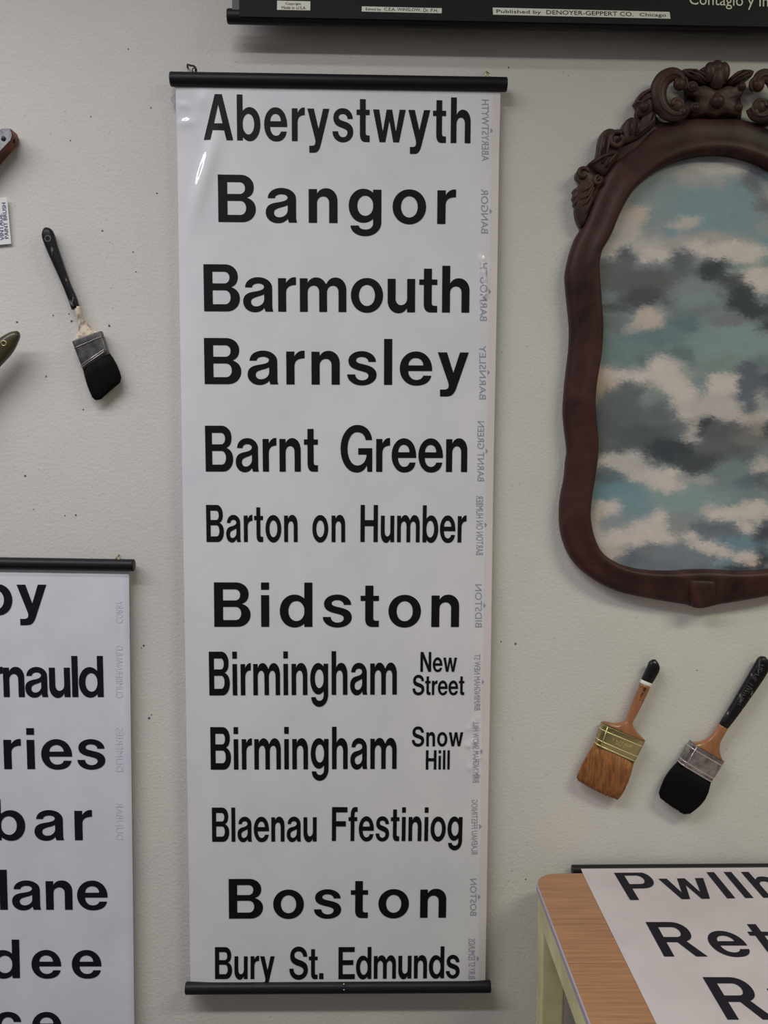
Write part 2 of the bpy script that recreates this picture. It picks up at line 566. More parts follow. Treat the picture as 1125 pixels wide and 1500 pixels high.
def run_width(s, track):
    """Ink width of a word: first glyph's left edge to last glyph's right edge."""
    w = 0
    for i, ch in enumerate(s):
        gw, l, r, _ = G[ch]
        w += gw + (l if i else 0) + (r if i < len(s) - 1 else 0)
    return w + track * (len(s) - 1)


def word_mesh(words):
    """words: list of (text, width_scale, tracking, x0, y0, ex, ey) in the sheet plane (metres); ex, ey are 2D vectors per em/1000."""
    vs, fs = [], []
    for (s, xs, track, o, ex, ey) in words:
        x = 0.0
        for i, ch in enumerate(s):
            gw, l, r, _ = G[ch]
            if i:
                x += l
            for li, (flat, tris) in enumerate(glyph_tris(ch)):
                n = len(vs)
                for (gx, gy) in flat:
                    vs.append((o + ex * ((x + gx) * xs) + ey * gy).to_3d() + Vector((0, 0, 0.00003 * li + 0.00001 * (i % 2))))
                fs += [tuple(a + n for a in t) for t in tris]
            x += gw + r + track
    return vs, fs


def printed(name, words, place, mat, parent, label=None):
    vs, fs = word_mesh(words)
    if place is on_scroll:                       # fine enough to follow the curl of the sheet
        v2, f2 = [], []
        stack = [tuple(vs[i] for i in f) for f in fs]
        while stack:
            a, b, c = stack.pop()
            e_ = [(a - b).length, (b - c).length, (c - a).length]
            k = e_.index(max(e_))
            if e_[k] > 0.012:
                a, b, c = ((a, b, c), (b, c, a), (c, a, b))[k]
                m_ = (a + b) / 2
                stack += [(a, m_, c), (m_, b, c)]
            else:
                f2.append((len(v2), len(v2) + 1, len(v2) + 2))
                v2 += [a, b, c]
        vs, fs = v2, f2
    pts = [place(v) for v in vs]
    return mesh_obj(name, pts, fs, mat, parent, label=label, recalc=False)


def fit(s, p_l, p_r, p_top, proj, xs, prefix=''):
    """Fit word s between two measured baseline ends; prefix is set before it with the same spacing."""
    a, b, t = proj(*p_l), proj(*p_r), proj(*p_top)
    e = b - a
    wid = e.length
    e = e.normalized()
    up = Vector((-e.y, e.x))
    cap = (t - a).dot(up)
    em = cap / 1000.0
    track = (wid / em / xs - run_width(s, 0)) / max(len(s) - 1, 1)
    o = a
    if prefix:
        full = prefix + s
        back = run_width(full, track) - run_width(s, track)
        o = a - e * back * em * xs
        s = full
    return (s, xs, track, o, e * em, up * em)


# built-in text face for the small plain lettering
def small_text(txt):
    c = bpy.data.curves.new('t', 'FONT')
    c.body = txt
    c.resolution_u = 3
    o = bpy.data.objects.new('t', c)
    COL.objects.link(o)
    dg = bpy.context.evaluated_depsgraph_get()
    me = o.evaluated_get(dg).to_mesh()
    vs = [Vector((v.co.x, v.co.y)) for v in me.vertices]
    fs = [tuple(p.vertices) for p in me.polygons]
    o.evaluated_get(dg).to_mesh_clear()
    bpy.data.objects.remove(o)
    bpy.data.curves.remove(c)
    x0, x1 = min(v.x for v in vs), max(v.x for v in vs)
    y0, y1 = min(v.y for v in vs), max(v.y for v in vs)
    vs = [Vector(((v.x - x0) / (x1 - x0), (v.y - y0) / (y1 - y0))) for v in vs]
    return vs, fs, (x1 - x0) / (y1 - y0)


def text_quad(name, txt, p00, p10, p01, mat, parent, bulge=None, label=None):
    """Text filling the parallelogram p00 (lower left of the line), p10 (its right end), p01 (its top left)."""
    vs, fs, _ = small_text(txt)
    p00, p10, p01 = Vector(p00), Vector(p10), Vector(p01)
    pts = [p00 + (p10 - p00) * v.x + (p01 - p00) * v.y for v in vs]
    if bulge:
        pts = [bulge(p) for p in pts]
    return mesh_obj(name, pts, fs, mat, parent, recalc=False, label=label)


# ------------------------------------------------------------------ hanging scrolls
def hanging_sheet(name, x_at, z0, z1, base, hfun, mat, parent, nx, nz, dense=0.0, thick=0.0005):
    """Sheet from z0 (bottom) to z1 (top); x_at(s, z) maps s in 0..1; hfun(x_rel, z) is its bulge towards the room."""
    us = [i / nx for i in range(nx + 1)]
    if dense:
        us = [u - dense * math.sin(2 * math.pi * u) / (2 * math.pi) for u in us]
    vs, fs = [], []
    for k in range(nz + 1):
        z = z0 + (z1 - z0) * k / nz
        for u in us:
            x = x_at(u, z)
            vs.append((x, -(base + hfun(x, z)), z))
    n = len(vs)
    vs += [(x, y + thick, z) for (x, y, z) in vs]
    W = nx + 1
    for k in range(nz):
        for i in range(nx):
            a = k * W + i
            fs.append((a, a + 1, a + 1 + W, a + W))
            fs.append((n + a, n + a + W, n + a + 1 + W, n + a + 1))
    for k in range(nz):
        for i in (0, nx):
            a = k * W + i
            fs.append((a, a + W, n + a + W, n + a))
    for i in range(nx):
        for k in (0, nz):
            a = k * W + i
            fs.append((a, a + 1, n + a + 1, n + a))
    return mesh_obj(name, vs, fs, mat, parent, smooth=True, recalc=False)


def rail(name, pl, pr, r, parent, mat=None):
    """Round wooden rod with softened ends between two points."""
    pl, pr = Vector(pl), Vector(pr)
    d = (pr - pl).normalized()
    e = 0.0012
    pts = [pl, pl + d * e, pl + d * 0.004, pr - d * 0.004, pr - d * e, pr]
    m = MB()
    m.tube(pts, [r * 0.9, r, r, r, r, r * 0.9], 24)
    o = m.build(name, mat or M['rail'], parent, smooth=True)
    sm = o.modifiers.new('edge', 'EDGE_SPLIT')
    sm.split_angle = math.radians(50)
    return o


# --- the tall middle scroll
OFF = 0.020
RAD = 0.0105
sc_c = on_wall(497, 117, OFF)
scroll = thing('hanging_scroll', 'tall white scroll of twelve black place names from Aberystwyth to Bury St. Edmunds', 'scroll', (sc_c.x, -OFF, on_wall(496, 1447, OFF).z))
tl, tr = on_wall(249.5, 116, OFF), on_wall(742.5, 124, OFF)
bl, br = on_wall(272, 1447.5, OFF), on_wall(718.5, 1445, OFF)
top_rail = rail('top_rail', tl, tr, RAD, scroll)
bottom_rail = rail('bottom_rail', bl, br, RAD * 0.93, scroll)
e_tl, e_tr = on_wall(257, 128, OFF), on_wall(733.5, 132, OFF)
e_bl, e_br = on_wall(278, 1440, OFF), on_wall(711.5, 1437, OFF)
z_top, z_bot = tr.z, bl.z


def edge_x(a, b, z):
    t = (z - a.z) / (b.z - a.z)
    return a.x + (b.x - a.x) * t


def sheet_x(u, z):
    xl, xr = edge_x(e_tl, e_bl, z), edge_x(e_tr, e_br, z)
    return xl + (xr - xl) * u


def gauss(x, z, cx, cz, sx, sz, ang=0.0):
    dx, dz = x - cx, z - cz
    c, s = math.cos(ang), math.sin(ang)
    a, b = (dx * c + dz * s) / sx, (-dx * s + dz * c) / sz
    return math.exp(-0.5 * (a * a + b * b))


DENTS = []


def dent(px, py, sx, sz, amp, ang=0.0):
    p = on_wall(px, py, OFF)
    DENTS.append((p.x, p.z, sx, sz, amp, ang))


dent(300, 260, 0.0085, 0.048, 0.0048, -0.30)
dent(272, 180, 0.009, 0.005, 0.0015, 0.1)
dent(268, 154, 0.007, 0.004, 0.0010, -0.2)
dent(297, 146, 0.005, 0.008, 0.0012)
for x_, y_, a_ in ((705.5, 380, .0026), (707, 390, .0034), (708, 400, .0036), (710, 410, .0036), (711, 421, .0034), (710, 432, .0030)):
    dent(x_, y_, 0.0029, 0.0042, a_, 0.25)
for i in range(16):
    dent(random.uniform(684, 702), random.uniform(1040, 1140), random.uniform(.0018, .004), random.uniform(.002, .005), random.uniform(.0005, .0013), random.uniform(-.6, .6))


def scroll_bulge(x, z):
    xl, xr = edge_x(e_tl, e_bl, z), edge_x(e_tr, e_br, z)
    t = (z_top - z) / (z_top - z_bot)          # 0 at the top rail
    amp = math.sin(math.pi * min(max(t, 0), 1)) ** 0.5
    h = 0.0015 * math.sin(2 * math.pi * t * 1.5 + 0.6) * amp
    s = (x - xl) / 0.050
    if s < 1:
        h -= 0.0062 * (1 - s) ** 2 * (0.75 + 0.25 * math.sin(9 * t + 0.5)) * min(1, t * 14)
    s = (xr - x) / 0.032
    if s < 1:
        h -= 0.0055 * (1 - s) ** 2 * (0.8 + 0.25 * math.sin(17 * t + 1.0)) * min(1, t * 14)
    for (cx, cz, sx, sz, a, ang) in DENTS:
        if abs(z - cz) < 4 * max(sx, sz) and abs(x - cx) < 4 * max(sx, sz):
            h += a * gauss(x, z, cx, cz, sx, sz, ang)
    return h


sheet = hanging_sheet('printed_sheet', sheet_x, z_bot, z_top, OFF, scroll_bulge, M['vinyl'], scroll, 130, 620, dense=0.80)


def on_scroll(v, lift=0.0006):
    return Vector((v.x, -(OFF + scroll_bulge(v.x, v.y) + lift + (v.z if len(v) > 2 else 0)), v.y))


# pinkish reflection off the curled right edge, painted as a strip
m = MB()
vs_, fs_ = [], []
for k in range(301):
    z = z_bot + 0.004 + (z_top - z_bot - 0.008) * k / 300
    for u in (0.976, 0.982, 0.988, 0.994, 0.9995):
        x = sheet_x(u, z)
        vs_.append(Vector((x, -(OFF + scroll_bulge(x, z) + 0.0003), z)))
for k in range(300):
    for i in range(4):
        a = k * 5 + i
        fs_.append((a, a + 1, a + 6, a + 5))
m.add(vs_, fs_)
m.build('painted_edge_reflection', material('painted_edge_reflection', rgb(188, 179, 181), 0.3, 0.4, coat=0.8, coat_rough=0.05), sheet, smooth=True, recalc=False, label='painted pinkish reflection along the curled edge')


def pj(px, py):
    p = on_wall(px, py, OFF)
    return Vector((p.x, p.z))


LINES = [
    ('Aberystwyth', [('Aberystwyth', 298.8, 205.2, 137.9, 688.9, 210.1, 0.72)]),
    ('Bangor', [('Bangor', 320.2, 325.3, 256.0, 667.4, 328.5, 1.0)]),
    ('Barmouth', [('Barmouth', 299.2, 456.0, 387.2, 687.3, 458.0, 0.955)]),
    ('Barnsley', [('Barnsley', 299.8, 562.5, 495.0, 686.1, 564.2, 0.99)]),
    ('Barnt Green', [('Barnt', 301.2, 690.7, 623.5, 465.8, 690.9, 0.74), ('Green', 498.9, 691.0, 623.5, 684.3, 691.4, 0.74)]),
    ('Barton on Humber', [('Barton', 302.4, 794.0, 739.6, 436.0, 794.0, 0.575), ('on', 457.5, 794.1, 739.6, 505.6, 794.2, 0.58),
                          ('Humber', 527.9, 794.0, 739.6, 682.9, 794.8, 0.575)]),
    ('Bidston', [('Bidston', 314.0, 918.0, 853.1, 672.2, 918.4, 0.99)]),
    ('Birmingham New Street', [('Birmingham', 306.9, 1018.4, 954.4, 581.2, 1017.0, 0.565), ('New', 615.7, 983.8, 954.8, 669.2, 983.8, 0.66),
                               ('Street', 604.1, 1017.7, 988.6, 679.9, 1017.7, 0.66)]),
    ('Birmingham Snow Hill', [('Birmingham', 309.0, 1126.8, 1064.6, 580.8, 1125.6, 0.57), ('Snow', 603.2, 1092.8, 1064.0, 678.1, 1092.6, 0.69),
                              ('Hill', 623.5, 1126.6, 1098.4, 658.5, 1126.5, 0.66)]),
    ('Blaenau Ffestiniog', [('Blaenau', 311.0, 1232.4, 1182.3, 463.9, 1232.0, 0.59), ('Ffestiniog', 486.1, 1231.2, 1181.5, 676.7, 1231.5, 0.59)]),
    ('Boston', [('Boston', 335.5, 1345.3, 1287.0, 653.2, 1343.8, 1.0)]),
    ('Bury St. Edmunds', [('Bury', 315.0, 1433.9, 1387.1, 402.3, 1433.9, 0.62), ('St.', 423.8, 1434.2, 1387.1, 473.8, 1434.0, 0.62),
                          ('Edmunds', 495.8, 1434.0, 1387.1, 673.0, 1432.5, 0.62)]),
]
for nm, ws in LINES:
    words = [fit(w, (xl, yl), (xr, yr), (xl, yt), pj, xs) for (w, xl, yl, yt, xr, yr, xs) in ws]
    printed('place_name', words, on_scroll, M['ink'], sheet, label='black lettering reading ' + nm)


def ghost(txt, x_base, x_top, y_start, y_end, mat=None, parent=None, dy=0.0):
    """Reversed stamp in the right margin: reads upwards, letter tops to the right; with its little caret."""
    vs, fs, _ = small_text(txt)
    m_ = []
    for v in vs:
        p = pj(x_base + (x_top - x_base) * v.x * 0 + (x_top - x_base) * v.y - (y_start - 700) * 0.0, y_start + (y_end - y_start) * v.x)
        m_.append(on_scroll(p, 0.0004))
    ym = (y_start + y_end) / 2 + dy
    k = len(m_)
    for q in ((x_top + 2.5, ym - 4.0), (x_top + 2.5, ym + 4.0), (x_top + 6.2, ym)):
        m_.append(on_scroll(pj(*q), 0.0004))
    fs = fs + [(k, k + 1, k + 2)]
    return mesh_obj('reversed_stamp', m_, fs, mat or M['ghost'], sheet, recalc=False)


for args in [('ABERYSTWYTH', 705.5, 716, 236, 146), ('BANGOR', 704.5, 715, 342, 277), ('BARMOUTH', 703, 713.5, 470, 385),
             ('BARNSLEY', 702, 712, 585, 506), ('BARNT GREEN', 699.5, 709.5, 705, 617), ('BARTON ON HUMBER', 697.5, 708, 813, 726),
             ('BIDSTON', 696, 706, 919, 856), ('BIRMINGHAM NEW ST', 694.5, 703.5, 1040, 958), ('BIRMINGHAM SNOW HILL', 692.5, 701.5, 1146, 1056),
             ('BLAENAU FFESTINIOG', 690.5, 699.5, 1251, 1171), ('BOSTON', 688.5, 698, 1341, 1287), ('BURY ST EDMUNDS', 686, 696, 1434, 1375)]:
    ghost(*args)


def screw_eye(c, parent, mat, name='screw_eye', R=0.0032, r=0.0008):
    m = MB()
    m.torus(c + Vector((0, 0, R + 0.001)), R, r, 'y')
    m.tube([c + Vector((0, 0, -0.003)), c + Vector((0, 0, 0.0015))], r * 1.2, 8)
    return m.build(name, mat, parent, smooth=True)


# screw eyes on the rail and the nails they hang from
p = on_wall(714, 114, OFF)
screw_eye(p, top_rail, M['brass'])
p = on_wall(285, 107, OFF)
screw_eye(p, top_rail, M['dark_steel'])


def hook(pts, label, mat, r=0.0012):
    m = MB()
    m.tube(pts, r, 8)
    o = m.build('wall_hook', mat, None, smooth=True)
    o['label'] = label
    o['category'] = 'hook'
    return o


a, b = on_wall(287, 104.5, 0.018), on_wall(286, 98.5, 0.020)
hook([a, on_wall(286.5, 101, 0.022), b, on_wall(283, 96.5, 0.018), on_wall(279, 96, 0.013), on_wall(275, 94.5, 0.009), on_wall(274.5, 98, 0.004), on_wall(275, 99, -0.002)],
     'dark bent wire hook holding the left end of the tall scroll', M['dark_steel'], 0.0015)
hook([on_wall(713.5, 106.5, 0.020), on_wall(713, 104, 0.022), on_wall(712.6, 104, 0.014), on_wall(712.4, 104, -0.002)],
     'tiny pale nail holding the right end of the tall scroll', M['brass'], 0.0008)

# two tiny staples on the bottom rail
m = MB()
for y in (1441.8, 1450.3):
    c = on_wall(503.8, y, OFF + RAD * 0.93)
    m.ball(c + Vector((0, 0.0006, 0)), 0.0018, 0.0013, 0.0012, 10, 6)
m.build('tack', M['brass'], bottom_rail, smooth=True, label='two tiny brass tacks')

# clear tab peeping out behind the sheet's left edge
m = MB()
pts = [on_wall(262, 139, 0.010), on_wall(255, 139, 0.010), on_wall(250, 143.5, 0.010), on_wall(251.5, 150, 0.010), on_wall(257, 153, 0.010), on_wall(262, 153, 0.010)]
n = len(pts)
m.add(pts + [q + Vector((0, -0.0012, 0)) for q in pts],
      [tuple(range(n)), tuple(range(2 * n - 1, n - 1, -1))] + [(i, (i + 1) % n, (i + 1) % n + n, i + n) for i in range(n)])
m.build('film_tab', M['clear'], scroll, label='clear film tab behind the left edge')

# --- the scroll at the lower left, cut by the frame
LOFF = 0.016
l_tr = on_wall(196.8, 828, LOFF)
l_dir = (on_wall(196.8, 828, LOFF) - on_wall(0, 825, LOFF)).normalized()
l_tl = l_tr - l_dir * 0.53
lz_top = l_tr.z
lz_bot = 0.30
le_t, le_b = on_wall(189, 838, LOFF), on_wall(196.5, 1500, LOFF)
lscroll = thing('hanging_scroll', 'white scroll at the lower left whose names end in nauld, ries, bar, lane and dee', 'scroll', (l_tr.x - 0.265, -LOFF, lz_bot))
l_rail = rail('top_rail', l_tl, l_tr, 0.0095, lscroll)
rail('bottom_rail', Vector((l_tl.x, -LOFF, lz_bot)), Vector((l_tr.x, -LOFF, lz_bot)), 0.0095, lscroll)


def lx(u, z):
    xr = edge_x(le_t, le_b, z)
    return xr - 0.505 * (1 - u)


lsheet = hanging_sheet('printed_sheet', lx, lz_bot, lz_top, LOFF, lambda x, z: 0.0008 * math.sin(7 * z), M['linen'], lscroll, 30, 60)


def on_left(v, lift=0.0006):
    return Vector((v.x, -(LOFF + 0.0008 * math.sin(7 * v.y) + lift + (v.z if len(v) > 2 else 0)), v.y))


def pl_(px, py):
    p = on_wall(px, py, LOFF)
    return Vector((p.x, p.z))


for nm, pre, suf, xl, xr, yb, yt, xs in [('Corby', 'Cor', 'by', -27, 69.6, 900.2, 838.5, 1.0), ('Cumbernauld', 'Cumber', 'nauld', 6.0, 152.4, 1020.7, 960.3, 0.79),
                                         ('Dumfries', 'Dumf', 'ries', 6.5, 154.8, 1126.3, 1066.1, 1.0), ('Dunbar', 'Dunb', 'ar', 50.9, 135.6, 1230.7, 1170.2, 1.0),
                                         ('Dunblane', 'Dunbl', 'ane', 18.0, 157.9, 1332.7, 1274.0, 1.0), ('Dundee', 'Dund', 'ee', 46.5, 148.8, 1432.8, 1376.4, 1.0),
                                         ('Dyce', 'Dy', 'ce', -9.0, 90.7, 1523.0, 1467.0, 1.0)]:
    printed('place_name', [fit(suf, (xl, yb), (xr, yb), (xl, yt), pl_, xs, prefix=pre)], on_left, M['ink_matt'], lsheet, label='black lettering ending in ' + suf)
# faint reversed stamps in its margin
for txt, y0, y1 in [('CORBY', 912, 880), ('CUMBERNAULD', 1022, 945), ('DUMFRIES', 1130, 1065), ('DUNBAR', 1230, 1175)]:
    vs, fs, _ = small_text(txt)
    pts = [on_left(pl_(170 + 10 * v.y, y0 + (y1 - y0) * v.x), 0.0004) for v in vs]
    mesh_obj('reversed_stamp', pts, fs, M['ghost_pale'], lsheet, recalc=False)
p = on_wall(173.5, 819, LOFF)
m = MB()
m.tube([p + Vector((-0.004, -0.001, 0)), p + Vector((0.004, -0.001, 0)), p + Vector((0.0005, -0.001, 0.006)), p + Vector((-0.004, -0.001, 0))], 0.0008, 8)
m.tube([p + Vector((0, 0, -0.003)), p + Vector((0, -0.001, 0.001))], 0.0013, 8)
m.build('hanger_loop', M['brass'], l_rail, smooth=True, label='small brass hanger loop')
hook([on_wall(173.7, 814.5, 0.020), on_wall(173.7, 812.5, 0.021), on_wall(173.7, 812, 0.012), on_wall(173.7, 812, -0.002)],
     'tiny nail holding the right end of the lower left scroll', M['brass'], 0.0009)

# ------------------------------------------------------------------ pull-down chart at the top
COFF = 0.040
chart = thing('wall_chart', 'black pull-down wall chart with cream paper labels along its bottom edge', 'chart', on_wall(700, 40, COFF))
c_l, c_r = on_wall(333, 24, COFF), on_wall(1125, 39.5, COFF)
cd = (c_r - c_l).normalized()
c_rr = c_l + cd * 1.15
m = MB()
# half-round bottom slat
m.tube([c_l, c_l + cd * 0.002, c_rr - cd * 0.002, c_rr], [0.0095, 0.0105, 0.0105, 0.0095], 20)
o = m.build('bottom_slat', M['rail'], chart, smooth=True)
es = o.modifiers.new('edge', 'EDGE_SPLIT')
es.split_angle = math.radians(50)
ca = on_wall(350.5, 30, COFF + 0.0105)
cw = 1.10
cu = Vector((0, 0, 1))
m = MB()


def chart_pt(px, py, lift=0.0):
    return on_wall(px, py, COFF + 0.011 + lift)


p0 = chart_pt(350.5, 24)
p1 = p0 + cd * cw
for (q0, q1, h) in ((p0, p1, 0.42),):
    vs = [q0, q1, q1 + cu * h, q0 + cu * h]
    vs += [v + Vector((0, 0.0008, 0)) for v in vs]
    m.add(vs, [(0, 1, 2, 3), (7, 6, 5, 4), (0, 4, 5, 1), (1, 5, 6, 2), (2, 6, 7, 3), (3, 7, 4, 0)])
m.build('chart_cloth', M['canvas'], chart)
m = MB()
g0, g1 = chart_pt(340, 14, -0.001), chart_pt(351.5, 14.3, -0.001)
vs = [g0, g1, g1 + cu * 0.43, g0 + cu * 0.43]
vs += [v + Vector((0, 0.0008, 0)) for v in vs]
m.add(vs, [(0, 1, 2, 3), (7, 6, 5, 4), (0, 4, 5, 1), (1, 5, 6, 2), (2, 6, 7, 3), (3, 7, 4, 0)])
m.build('edge_strip', material('grey_selvage', rgb(84, 84, 86), 0.7), chart, label='grey edge strip')


def paper_label(pxs, lines, upper=True):
    """pxs: four corners (lower left, lower right, upper right, upper left) in pixels."""
    q = [chart_pt(x, y, 0.0004) for x, y in pxs]
    m = MB()
    m.add(q + [v + Vector((0, 0.0004, 0)) for v in q], [(0, 1, 2, 3), (7, 6, 5, 4), (0, 4, 5, 1), (1, 5, 6, 2), (2, 6, 7, 3), (3, 7, 4, 0)])
    lab = m.build('paper_label', M['paper'], chart, label='cream paper label')
    ex, ey = q[1] - q[0], q[3] - q[0]
    for (txt, u0, u1, v0, v1) in lines:
        o = q[0] + ex * u0 + ey * v0 + Vector((0, -0.0003, 0))
        text_quad('printed_line', txt, o, o + ex * (u1 - u0), o + ey * (v1 - v0), M['ink_matt'], lab)
    return lab


paper_label([(405.7, 14.3), (454.4, 15.2), (454.6, 1.9), (405.9, 0.9)], [('Copyright', 0.26, 0.72, 0.50, 0.82), ('Made in U.S.A.', 0.14, 0.88, 0.10, 0.40)])
paper_label([(529.8, 16.8), (647.0, 19.4), (647.2, 12.0), (530.0, 9.3)],
            [('Edited by', 0.05, 0.24, 0.10, 0.72), ('C.E.A. WINSLOW,', 0.28, 0.74, 0.18, 0.86), ('Dr. P.H.', 0.77, 0.95, 0.18, 0.86)])
paper_label([(722.3, 21.4), (982.2, 27.4), (980.8, 17.4), (721.8, 11.0)],
            [('Published by', 0.02, 0.27, 0.12, 0.72), ('DENOYER-GEPPERT CO.', 0.30, 0.79, 0.22, 0.82), ('Chicago', 0.825, 0.975, 0.12, 0.72)])
b0 = chart_pt(1009.7, 12.0, 0.0006)
b1 = chart_pt(1125.5, 15.2, 0.0006)
b2 = chart_pt(1009.7, -10.5, 0.0006)
text_quad('chart_title', 'Contagio y In', b0, b1, b2, M['cream_print'], chart, label='cream lettering reading Contagio y In')


# ------------------------------------------------------------------ paint brushes
def loft(name, stations, y_c, mat, parent, n=20, power=2.6, nsub=3, label=None):
    """Loft along stations (left px, right px, half thickness); cross-section is a superellipse; centre y = -y_c."""
    st = []
    for (a, b, t) in stations:
        st.append((on_wall(a[0], a[1], y_c), on_wall(b[0], b[1], y_c), t))
    fine = []
    k = len(st)
    for i in range(k - 1):
        p = [st[max(i - 1, 0)], st[i], st[i + 1], st[min(i + 2, k - 1)]]
        for j in range(nsub):
            u = j / nsub

            def cr(q0, q1, q2, q3):
                return 0.5 * ((2 * q1) + (q2 - q0) * u + (2 * q0 - 5 * q1 + 4 * q2 - q3) * u * u + (3 * q1 - q0 - 3 * q2 + q3) * u ** 3)
            fine.append(tuple(cr(*[x[c] for x in p]) for c in range(3)))
    fine.append(st[-1])
    vs, fs = [], []
    for (a, b, t) in fine:
        c, h = (a + b) / 2, (b - a) / 2
        for j in range(n):
            th = 2 * math.pi * j / n
            cx, sy = math.cos(th), math.sin(th)
            ex = math.copysign(abs(cx) ** (2 / power), cx)
            ey = math.copysign(abs(sy) ** (2 / power), sy)
            vs.append(c + h * ex + Vector((0, -t * ey, 0)))
    for i in range(len(fine) - 1):
        for j in range(n):
            p, q = i * n + j, i * n + (j + 1) % n
            fs.append((p, q, q + n, p + n))
    fs.append(tuple(range(n - 1, -1, -1)))
    fs.append(tuple((len(fine) - 1) * n + j for j in range(n)))
    return mesh_obj(name, vs, fs, mat, parent, smooth=True, label=label)


def bristles(name, tl_, tr_, end, mat, parent, y_c, t0, t1, count, seed, side_l=None, side_r=None, rag=0.05):
    """Bristle head: a solid core wrapped in fine separate strands from the ferrule mouth (tl_, tr_) to the end line (list of px)."""
    rnd = random.Random(seed)
    A, Bp = Vector(tl_), Vector(tr_)
    E = [Vector(p) for p in end]
    seg = [0]
    for i in range(len(E) - 1):
        seg.append(seg[-1] + (E[i + 1] - E[i]).length)

    def end_at(u):
        d = u * seg[-1]
        for i in range(len(E) - 1):
            if d <= seg[i + 1] or i == len(E) - 2:
                w = (d - seg[i]) / (seg[i + 1] - seg[i])
                return E[i] + (E[i + 1] - E[i]) * w
    bl_, br_ = (side_l or 0.0), (side_r or 0.0)

    def pos(u, v):
        s, e = A + (Bp - A) * u, end_at(u)
        p = s + (e - s) * v
        n_ = (Bp - A).normalized()
        bow = math.sin(math.pi * v)
        p = p + n_ * bow * (-(bl_) * max(0, 1 - 2 * u) + br_ * max(0, 2 * u - 1))
        return p

    m = MB()
    nu, nv = 26, 12
    vs, fs = [], []
    for side in (1, -1):
        for k in range(nv + 1):
            v = k / nv
            for i in range(nu + 1):
                u = i / nu
                p = pos(u, v * 0.985)
                w = on_wall(p.x, p.y, y_c)
                prof = (1 - abs(2 * u - 1) ** 4) ** 0.5
                th = (t0 + (t1 - t0) * v) * max(prof, 0.25)
                th *= 1 - 0.55 * v ** 8
                vs.append(w + Vector((0, -side * th, 0)))
    W = nu + 1
    H = W * (nv + 1)
    for k in range(nv):
        for i in range(nu):
            a = k * W + i
            fs.append((a, a + 1, a + 1 + W, a + W))
            fs.append((H + a, H + a + W, H + a + 1 + W, H + a + 1))
        for i in (0, nu):
            a = k * W + i
            fs.append((a, a + W, H + a + W, H + a))
    for i in range(nu):
        for k in (0, nv):
            a = k * W + i
            fs.append((a, a + 1, H + a + 1, H + a))
    m.add(vs, fs)
    for j in range(count):
        u = rnd.uniform(0.0, 1.0)
        du = rnd.gauss(0, 0.018)
        vmax = 1.0 + rnd.uniform(-rag, rag)
        prof = (1 - abs(2 * u - 1) ** 4) ** 0.5
        pts, rs = [], []
        for k in range(7):
            v = vmax * (0, .3, .55, .75, .88, .95, 1.0)[k]
            p = pos(min(max(u + du * v, 0), 1), v)
            th = (t0 + (t1 - t0) * v) * max(prof, 0.25) * (1 - 0.55 * min(v, 1) ** 8)
            pts.append(on_wall(p.x, p.y, y_c) + Vector((0, -th - 0.0001, 0)))
            rs.append(0.00034 if k < 6 else 0.00015)
        m.tube(pts, rs, 4)
    return m.build(name, mat, parent, smooth=True)


def ferrule(name, tl_, tr_, bl_, br_, y_c, t, mat, parent, bands, nails=0, nail_mat=None, band_mat=None, side_glint=None):
    """Flat metal sleeve with rounded sides, raised bands and small nails."""
    fer = loft(name, [(tl_, tr_, t * 0.97), (tl_, tr_, t), (((tl_[0] + bl_[0]) / 2, (tl_[1] + bl_[1]) / 2), ((tr_[0] + br_[0]) / 2, (tr_[1] + br_[1]) / 2), t), (bl_, br_, t)],
               y_c, mat, parent, 28, 5.0, 2)
    m = MB()
    for w in bands:
        a = Vector(tl_) + (Vector(bl_) - Vector(tl_)) * w
        b = Vector(tr_) + (Vector(br_) - Vector(tr_)) * w
        P, Q = on_wall(a.x, a.y, y_c), on_wall(b.x, b.y, y_c)
        c, h = (P + Q) / 2, (Q - P) / 2
        ring_pts = []
        for j in range(33):
            th = 2 * math.pi * j / 32
            cx, sy = math.cos(th), math.sin(th)
            ring_pts.append(c + h * math.copysign(abs(cx) ** 0.4, cx) + Vector((0, -t * math.copysign(abs(sy) ** 0.4, sy), 0)))
        m.tube(ring_pts, 0.0010, 8)
    if bands:
        m.build('raised_band', band_mat or mat, fer, smooth=True)
    if side_glint is not None:  # thin bright rod added to imitate the reflection along the ferrule's side
        m = MB()
        a = Vector(tl_).lerp(Vector(tr_), side_glint)
        b = Vector(bl_).lerp(Vector(br_), side_glint)
        q = Vector((0, -t - 0.0002, 0))
        m.tube([on_wall(a.x, a.y, y_c) + q, on_wall(b.x, b.y, y_c) + q], 0.0008, 8)
        m.build('painted_side_glint', band_mat or mat, fer, smooth=True)
    for i in range(nails):
        u = 0.25 + 0.5 * i / max(nails - 1, 1)
        a = Vector(tl_) + (Vector(bl_) - Vector(tl_)) * 0.13
        b = Vector(tr_) + (Vector(br_) - Vector(tr_)) * 0.13
        p = a + (b - a) * u
        k = MB()
        k.ball(on_wall(p.x, p.y, y_c) + Vector((0, -t, 0)), 0.0014, 0.0009, 0.0014, 10, 6)
        k.build('nail', nail_mat or mat, fer, smooth=True)
    return fer


